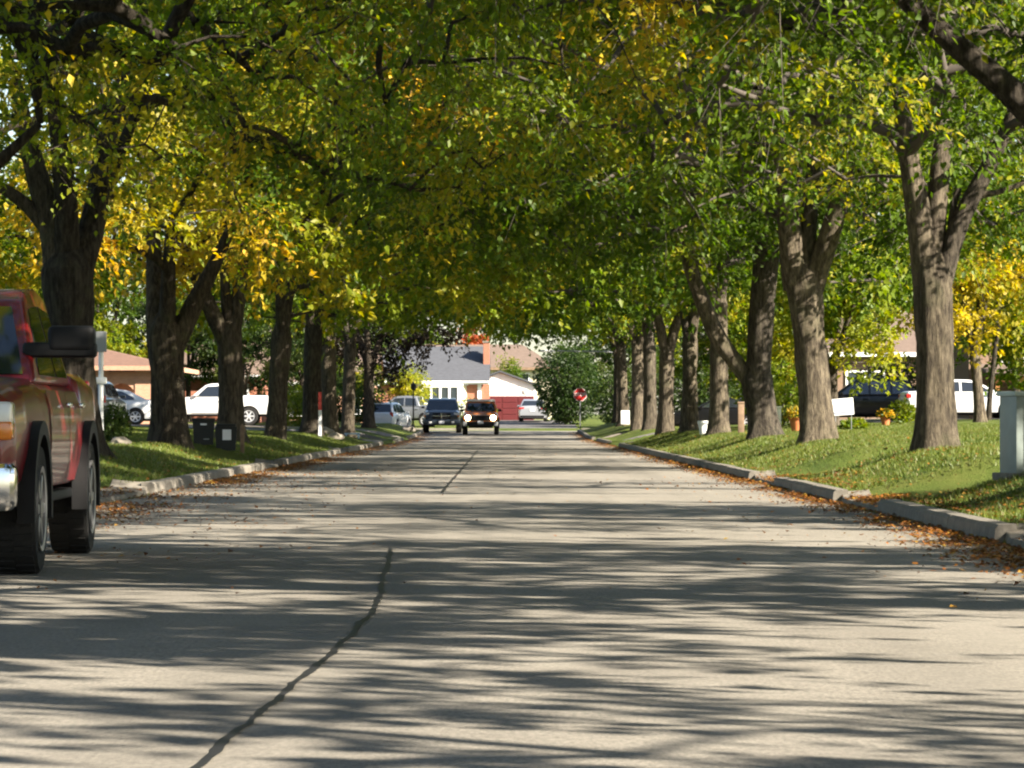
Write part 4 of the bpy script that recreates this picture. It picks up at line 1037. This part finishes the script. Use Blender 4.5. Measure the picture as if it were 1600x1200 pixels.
# grey-roofed house straight ahead
H = tag(empty('house', (0, 0, 0)), 'brick house with grey roof, bay window and brick chimney at the road end', 'house')
walls(H, -13, -1.75, 245, 253, .4, 3.72, M['brick'])
roof_gable_x(H, -13, -1.75, 245, 253, 3.75, 5.95, M['roof_grey'])
bay = MB(); bay.slab([(-6.6, 245, .9), (-5.9, 244.2, .9), (-3.5, 244.2, .9), (-2.9, 245, .9)], (0, 0, 1.1)); bay.build('bay_base', M['white'], H, sm=False)
bw = MB(); bw.slab([(-6.7, 244.99, 3.32), (-5.95, 244.1, 3.32), (-3.45, 244.1, 3.32), (-2.8, 244.99, 3.32)], (0, 0, .18)); bw.build('bay_roof', M['white'], H, sm=False)
window(H, -4.7, 244.24, 2.06, 3.26, 2.50, 4, bar=.15)
for sx, x0_, x1_ in ((-1, -6.6, -5.95), (1, -3.45, -2.9)):
    p = MB(); a, b = ((x0_, 245), (x1_, 244.22)) if sx < 0 else ((x0_, 244.22), (x1_, 245))
    p.slab([(a[0], a[1], 2.02), (b[0], b[1], 2.02), (b[0], b[1], 3.31), (a[0], a[1], 3.31)], (0, .04, 0)); w = p.build('bay_side', M['cream'] if sx > 0 else M['white'], H, sm=False)
    g2 = MB(); mx_, my_ = (a[0] + b[0]) / 2, (a[1] + b[1]) / 2; ux, uy = (b[0] - a[0]) * .32, (b[1] - a[1]) * .32
    if sx < 0: g2.slab([(mx_ - ux, my_ - uy - .02, 2.1), (mx_ + ux, my_ + uy - .02, 2.1), (mx_ + ux, my_ + uy - .02, 3.24), (mx_ - ux, my_ - uy - .02, 3.24)], (0, .012, 0)); g2.build('pane', M['pane'], w, sm=False)
    else: g2.bm.free()
m = MB(); m.box((-2.02, 244.93, 2.05), (.26, .12, 2.7)); m.build('corner_trim', M['white'], H, sm=False)
m = MB(); m.box((-1.55, 247.2, 3.2), (.44, 1.1, 6.2), .02); ch = m.build('chimney', M['brick'], H, sm=False)
m = MB(); m.box((-1.55, 247.2, 6.36), (.54, 1.2, .12)); m.build('cap', M['concrete'], ch, sm=False)
window(H, -10.2, 245, 1.9, 3.2, 2.2, 2)

# garage with white gable
G = tag(empty('garage', (0, 0, 0)), 'garage with white gable over a dark red door at the road end', 'garage')
walls(G, -2.85, 1.75, 249.2, 256, .4, 3.1, M['brick'])
m = MB(); m.slab([(-2.95, 249.1, 2.62), (1.85, 249.1, 2.62), (1.85, 249.1, 3.36), (-.6, 249.1, 4.25), (-2.95, 249.1, 3.36)], (0, .09, 0)); gb = m.build('gable', M['white'], G, sm=False)
for k in range(6):
    m = MB(); z = 2.74 + k * .22; hw = min(2.38, 2.4 * (4.2 - z) / .9)
    if hw > .3: m.box((-.58, 249.085, z), (2 * hw, .03, .02)); m.build('siding_board', M['white'], gb, sm=False)
    else: m.bm.free()
m = MB()
for sx in (-1, 1): m.slab([(-.6, 248.8, 4.29), (-.6 + sx * 2.75, 248.8, 3.29), (-.6 + sx * 2.75, 256.3, 3.29), (-.6, 256.3, 4.29)], (0, 0, .12))
m.build('roof', M['roof_grey'], G, sm=False)
gd = MB(); gd.box((-.5, 249.13, 1.75), (4.5, .10, 1.72)); gdo = gd.build('garage_door', M['door_red'], G, sm=False)
for k in range(4):
    for q in range(4):
        m = MB(); m.box((-2.15 + q * 1.1, 249.07, 1.1 + k * .42), (1.0, .03, .34), .01); m.build('door_panel', M['door_red'], gdo, sm=False)
m = MB(); m.box((1.15, 249.04, 2.95), (.22, .1, .28), .03); m.build('wall_lamp', M['white'], G)

# brown-roofed house behind
B = tag(empty('house', (0, 0, 0)), 'cream house with brown hipped roof behind the white gable', 'house')
walls(B, -8.5, 3.2, 264, 272, .6, 4.75, M['cream'])
roof_hip(B, -8.5, 3.2, 264, 272, 4.72, 6.5, M['roof_brown'], fascia=M['wood'], sb=.55)
window(B, .9, 264, 3.4, 4.4, 1.2, 2)

# left house with arched porch
Lh = tag(empty('house', (0, 0, 0)), 'pale brick bungalow with arched porch and reddish roof on the left', 'house')
zl = gh(-18, 165)
walls(Lh, -30, -18.6, 166, 176, zl - .3, 3.3, M['brick_brown'])
pz = 3.15
for (x0_, x1_) in ((-18.9, -18.25), (-17.0, -16.2)):
    m = MB(); m.box(((x0_ + x1_) / 2, 162.4, (zl + pz) / 2), (x1_ - x0_, .5, pz - zl + .2)); m.build('porch_pier', M['brick_pale'], Lh, sm=False)
m = MB(); pts = [(-18.25, 2.0)] + [( -17.62 + .63 * math.cos(R(a)), 2.0 + .63 * math.sin(R(a))) for a in range(165, -1, -15)] + [(-17.0, pz), (-18.25, pz)]
m.prism(pts, 162.2, 162.6); m.build('porch_arch', M['brick_pale'], Lh, sm=False)
walls(Lh, -18.55, -16.1, 163.4, 175.5, zl - .3, 3.2, M['brick_pale'])
for k in range(3):
    m = MB(); m.box((-19.6 - k * 1.3, 162.5, (zl + 3.2) / 2), (.22, .22, 3.2 - zl)); m.build('porch_post', M['wood_orange'], Lh, sm=False)
window(Lh, -21.6, 166, 1.6, 2.9, 1.6, 2, M['wood'])
roof_hip(Lh, -30, -15.9, 162.2, 176, 3.3, 4.9, M['roof_red'], fascia=M['brick_pale'])

# brick house seen between the left trunks
K = tag(empty('house', (0, 0, 0)), 'orange brick house glimpsed between the left trunks', 'house')
walls(K, -16.2, -8.4, 213.0 + 6, 228, .4, 3.3, M['brick_pale'])
roof_gable_x(K, -16.2, -8.4, 219, 228, 3.35, 5.2, M['roof_brown'])
window(K, -9.6, 219, 1.3, 2.7, 1.0, 2); window(K, -13.4, 219, 1.3, 2.7, 1.6, 2)
K2 = tag(empty('house', (0, 0, 0)), 'small brick house in shade above the white pickup', 'house')
walls(K2, -19, -13.0, 186, 195, .4, 3.3, M['brick'])
roof_gable_x(K2, -19, -13.0, 186, 195, 3.35, 5.0, M['roof_brown'])
window(K2, -14.3, 186, 1.5, 2.8, 1.4, 2)

# right houses
Rh = tag(empty('house', (0, 0, 0)), 'house with brown roof and white gutter at the right edge', 'house')
zr_ = gh(20, 140)
walls(Rh, 18.2, 32, 141, 152, zr_ - .3, 4.9, M['brick_brown'])
roof_hip(Rh, 18.2, 32, 141, 152, 4.95, 7.1, M['roof_brown'])
window(Rh, 20.4, 141, 2.6, 4.0, 1.8, 2); window(Rh, 24.4, 141, 2.6, 4.0, 1.8, 2)
pb_ = MB(); pb_.box((22.2, 137.9, 2.55), (7.2, .16, .22), .02); pb_.build('porch_beam', M['wood_orange'], Rh, sm=False)
for k in range(4):
    m = MB(); m.box((18.9 + k * 2.2, 137.9, (zr_ + 2.44) / 2), (.14, .14, 2.44 - zr_)); m.build('porch_post', M['wood_orange'], Rh, sm=False)
m = MB(); m.slab([(18.5, 137.6, 2.68), (26, 137.6, 2.68), (26, 141, 3.1), (18.5, 141, 3.1)], (0, 0, .1)); m.build('porch_roof', M['roof_brown'], Rh, sm=False)
R2 = tag(empty('house', (0, 0, 0)), 'brown brick house in tree shade behind the black SUV', 'house')
walls(R2, 15.2, 26, 172, 182, .6, 4.1, M['brick_brown'])
roof_hip(R2, 15.2, 26, 172, 182, 4.1, 6.2, M['roof_brown'])
window(R2, 17.2, 172, 2.0, 3.3, 1.8, 2)
R3 = tag(empty('house', (0, 0, 0)), 'dark house almost hidden behind the row of right trunks', 'house')
walls(R3, 10.6, 19, 194, 203, .5, 3.6, M['brick_brown'])
roof_gable_x(R3, 10.6, 19, 194, 203, 3.6, 5.4, M['roof_brown'])
window(R3, 12.6, 194, 1.6, 2.9, 1.6, 2)

# ------------------------------------------------------------------ street furniture and small things
def text_mesh(body, size, mat, name, parent, loc, rot, ext=.002):
    cu = bpy.data.curves.new('txt', 'FONT'); cu.body = body; cu.size = size; cu.align_x = 'CENTER'; cu.align_y = 'CENTER'; cu.extrude = ext; cu.offset = .006
    tmp = bpy.data.objects.new('txt', cu); C.objects.link(tmp)
    dg = bpy.context.evaluated_depsgraph_get(); me = bpy.data.meshes.new_from_object(tmp.evaluated_get(dg))
    bpy.data.objects.remove(tmp); me.materials.clear(); me.materials.append(mat)
    return link(name, me, parent, loc, rot)
# stop sign
S = tag(empty('stop_sign', at_g(4.07, 204.6 - 1.2, 0)), 'red octagonal stop sign on a grey post at the far corner', 'stop sign')
m = MB(); m.box((0, .03, 1.2), (.06, .05, 2.5)); m.build('post', M['metal_grey'], S, sm=False)
def octo(r, th, y): 
    return [(r * math.cos(R(22.5 + 45 * k)), y, 2.16 + r * math.sin(R(22.5 + 45 * k))) for k in range(8)]
m = MB(); m.slab(octo(.40, 0, -.012), (0, .012, 0)); b_ = m.build('border', M['white'], S, sm=False)
m = MB(); m.slab(octo(.372, 0, -.018), (0, .005, 0)); m.build('face', M['stop_red'], S, sm=False)
text_mesh('STOP', .27, M['white'], 'lettering', S, (0, -.021, 2.16), (R(90), 0, 0))
# street light arm
S = tag(empty('street_lamp', at_g(6.2, 204, 0)), 'street lamp with a long pale horizontal arm above the far corner', 'street lamp')
m = MB(); m.tube([(0, 0, -.2), (0, 0, 3), (0, 0, 4.95)], [.09, .075, .055], 10); m.build('pole', M['metal_grey'], S)
m = MB(); m.tube([(0, 0, 4.5), (-.5, 0, 4.62), (-3.7, 0, 4.66)], [.04, .038, .035], 8); m.build('arm', M['metal_grey'], S)
m = MB(); m.box((-4.1, 0, 4.66), (.85, .22, .11), .04, seg=3); m.build('lamp_head', M['white'], S)
# utility cabinet right edge
S = tag(empty('utility_cabinet', at_g(5.32, 36.6, -.02), R(14)), 'pale green metal utility cabinet at the right edge of the lawn', 'utility cabinet')
m = MB(); m.box((0, 0, .40), (.42, .46, .82), .015); m.build('body', M['cabinet2'], S)
m = MB(); m.box((0, 0, .83), (.47, .51, .05), .012); m.build('lid', M['cabinet'], S)
m = MB(); m.box((.03, -.236, .42), (.30, .018, .66), .006); d_ = m.build('door', M['cabinet'], S)
m = MB(); m.box((.14, -.252, .45), (.03, .02, .09), .005); m.build('latch', M['metal_grey'], d_)
m = MB(); m.box((0, 0, -.02), (.54, .58, .08), .01); m.build('plinth', M['concrete'], S)
# black bins
for k, (x, lab) in enumerate(((-6.42, 'black plastic bin with white mark, left one of the pair by the tree'), (-5.95, 'black bin with a white label, right one of the pair by the tree'))):
    S = tag(empty('storage_bin', at_g(x, 75.0, -.01), R(4)), lab, 'bin', 'black bins by the left tree')
    m = MB(); m.prism([(-.22 + .02, 0), (.22 - .02, 0), (.23, .50), (-.23, .50)], -.18, .18); m.build('body', M['bin'], S, sm=False)
    m = MB(); m.box((0, 0, .53), (.49 if k == 0 else .42, .42, .06), .015); m.build('lid', M['bin'], S)
    if k == 0:
        m = MB(); m.box((.0, -.186, .43), (.13, .012, .035)); m.build('mark', M['plate'], S, sm=False)
        m = MB(); m.box((.06, -.188, .12), (.12, .012, .02)); m.build('mark', M['metal_grey'], S, sm=False)
    else:
        m = MB(); m.box((.02, -.187, .33), (.18, .012, .22)); m.build('label_sheet', M['plate'], S, sm=False)
S = tag(empty('wooden_post', at_g(-5.72, 76.5, -.02)), 'short weathered wooden post beside the right black bin', 'post')
m = MB(); m.box((0, 0, .28), (.085, .085, .60), .012); m.build('shaft', M['wood'], S); m = MB(); m.prism([(-.05, .58), (.05, .58), (0, .64)], -.05, .05); m.build('point', M['wood'], S, sm=False)
# sign plate on pale post behind red pickup mirror
S = tag(empty('sign_post', at_g(-7.15, 62.5, -.02)), 'pale post with grey rectangular plate between the red pickup and left house', 'sign')
m = MB(); m.tube([(0, 0, -.1), (0, 0, 1.2), (0, 0, 2.0)], .045, 10); m.build('post', M['white'], S)
m = MB(); m.box((.0, -.06, 1.86), (.21, .02, .36), .008); m.build('plate', M['metal_grey'], S, sm=False)
m = MB(); m.box((0, 0, 1.18), (.2, .14, .12), .03); m.build('bracket', M['white'], S)
# marker stake
S = tag(empty('marker_stake', at_g(-6.25, 118, -.02)), 'thin red and white marker stake between two dark left trunks', 'stake')
m = MB(); m.box((0, 0, .45), (.10, .04, .9)); m.build('lower_band', M['plate'], S, sm=False)
m = MB(); m.box((0, 0, 1.2), (.105, .045, .6)); m.build('upper_band', M['red_stripe'], S, sm=False)
# black lamp post far left
S = tag(empty('lamp_post', at_g(-5.25, 196, -.02)), 'slim black lamp post in front of the silver pickup', 'lamp post')
m = MB(); m.tube([(0, 0, -.1), (0, 0, .3), (0, 0, .32), (0, 0, 2.2)], [.09, .08, .045, .04], 10); m.build('post', M['bin'], S)
m = MB(); m.lathe([(.05, 2.2), (.13, 2.28), (.16, 2.52), (.05, 2.62), (.02, 2.7)], 10, axis='Z'); m.build('lantern', M['bin'], S)
# pale blue lawn object and stones
S = tag(empty('lawn_bench', at_g(-6.1, 139, -.01)), 'small pale blue bench-like object on the left verge', 'bench')
m = MB(); m.box((0, 0, .30), (.62, .28, .05), .012); m.build('seat', M['blue_pale'], S)
for s in (-1, 1):
    m = MB(); m.box((s * .24, 0, .14), (.05, .24, .30), .01); m.build('leg', M['blue_pale'], S)
def rock(x, d, r, seed, label):
    bm = bmesh.new(); bmesh.ops.create_icosphere(bm, subdivisions=3, radius=r)
    for v in bm.verts:
        k = 1 + .35 * mnoise.noise(v.co * (1.6 / r) + Vector((seed, 0, 0))) ; v.co = Vector((v.co.x * k * 1.3, v.co.y * k, v.co.z * k * .7))
    m = MB(); m.bm.free(); m.bm = bm
    o = m.build('garden_rock', M['rock'], None, loc=at_g(x, d, r * .25)); return tag(o, label, 'rock', 'garden rocks')
rock(-6.55, 127, .26, 1, 'weathered rock at the foot of the left trunks, nearest the road'); rock(-5.9, 121, .22, 4, 'weathered rock beside the marker stake')
rock(-5.35, 190, .3, 6, 'pale rock at the kerb before the far dark pickup')
rock(-7.25, 66.5, .15, 8, 'small pale rock in front of the round clipped bush')
# right side things
S = tag(empty('notice_board', at_g(5.93, 181.6, -.02)), 'small white notice at the foot of a far right trunk', 'notice')
m = MB(); m.box((0, 0, .45), (.44, .03, .70), .01); m.build('panel', M['white'], S); m = MB(); m.box((0, .03, .35), (.06, .04, .75)); m.build('stake', M['wood'], S, sm=False)
def pot(name, label, x, d, r, h, mat, cat, flower=None):
    S = tag(empty(name, at_g(x, d, 0)), label, cat)
    m = MB(); m.lathe([(r * .62, 0), (r * .95, h * .8), (r * 1.08, h * .8), (r * 1.08, h), (r * .9, h), (r * .85, h * .86)], 20, axis='Z'); m.build('pot', mat, S)
    if flower is not None:
        rg = np.random.default_rng(int(d)); n = 700
        v = rg.normal(0, 1, (n, 3)); v /= np.linalg.norm(v, axis=1, keepdims=True); v[:, 2] = abs(v[:, 2]); v *= rg.uniform(.75, 1.05, (n, 1))
        pos = v * np.array([r * 1.5, r * 1.5, r * 1.15]) + np.array([0, 0, h * .95])
        fl = rg.random(n) < .6; col = np.where(fl[:, None], np.array(flower)[None], np.array([[.06, .12, .02]])) * rg.uniform(.8, 1.2, (n, 1))
        link('blooms', leaves_mesh('blooms', pos, v + rg.normal(0, .5, (n, 3)), v, .075 * rg.uniform(.7, 1.3, n), col, False, M['leaf']), S)
    return S
pot('flower_pot', 'terracotta pot with yellow flowers left of the thick forked tree', 7.75, 96, .21, .42, M['terracotta'], 'flower pot', (.45, .32, .05))
pot('flower_pot', 'pot of yellow flowers on the lawn before the black SUV', 11.2, 106, .16, .3, M['terracotta'], 'flower pot', (.60, .36, .03))
pot('plant_pot', 'plain white pot on the verge beside the slim dark trunk', 5.66, 104, .14, .42, M['white'], 'pot')
S = tag(empty('wooden_post', at_g(6.35, 97.5, -.02)), 'grey-brown wooden post left of the low forking tree', 'post')
m = MB(); m.box((0, 0, .42), (.17, .17, .88), .02); m.build('shaft', M['wood'], S); m = MB(); m.box((0, 0, .88), (.20, .20, .05), .01); m.build('cap', M['wood'], S)
S = tag(empty('gate_pillar', at_g(8.5, 113, -.02)), 'small white pillar between the low forking tree and the flower pot', 'pillar')
m = MB(); m.box((0, 0, .35), (.24, .24, .72), .01); m.build('shaft', M['white'], S); m = MB(); m.box((0, 0, .73), (.30, .30, .06), .01); m.build('cap', M['white'], S)
S = tag(empty('lawn_sign', at_g(8.45, 90, 0), R(0)), 'white rectangular lawn sign with printed lines, leaning a little', 'sign')
m = MB(); m.box((0, 0, .62), (.60, .02, .42), .006, M=Matrix.Rotation(R(-4.5), 4, 'Y')); pnl = m.build('panel', M['white'], S)
m = MB(); m.box((0, -.014, .48), (.44, .006, .035), M=Matrix.Rotation(R(-4.5), 4, 'Y')); m.build('print_line', M['ink'], pnl, sm=False)
m = MB(); m.box((0, -.014, .66), (.40, .006, .014), M=Matrix.Rotation(R(-4.5), 4, 'Y')); m.build('print_line', M['red_stripe'], pnl, sm=False)
for s in (-1, 1):
    m = MB(); m.tube([(s * .2, .02, -.1), (s * .2, .02, .5)], .008, 6); m.build('wire_leg', M['metal_grey'], S)
rgz = np.random.default_rng(3); tr, li = auto_tree(rgz, 3.0, .085, 2, top=5.0)
make_tree('young_tree', at_g(15.6, 116, -.05), tr, li, 140, 40, (0, 0, 5.2, 1.8, 1.8, 1.6, 3.6), twigs=7, per_twig=11, leaf=.15, tint=.25, bark='bark_l', sides=10, label='young tree with thin dark stem in front of the white sedan')
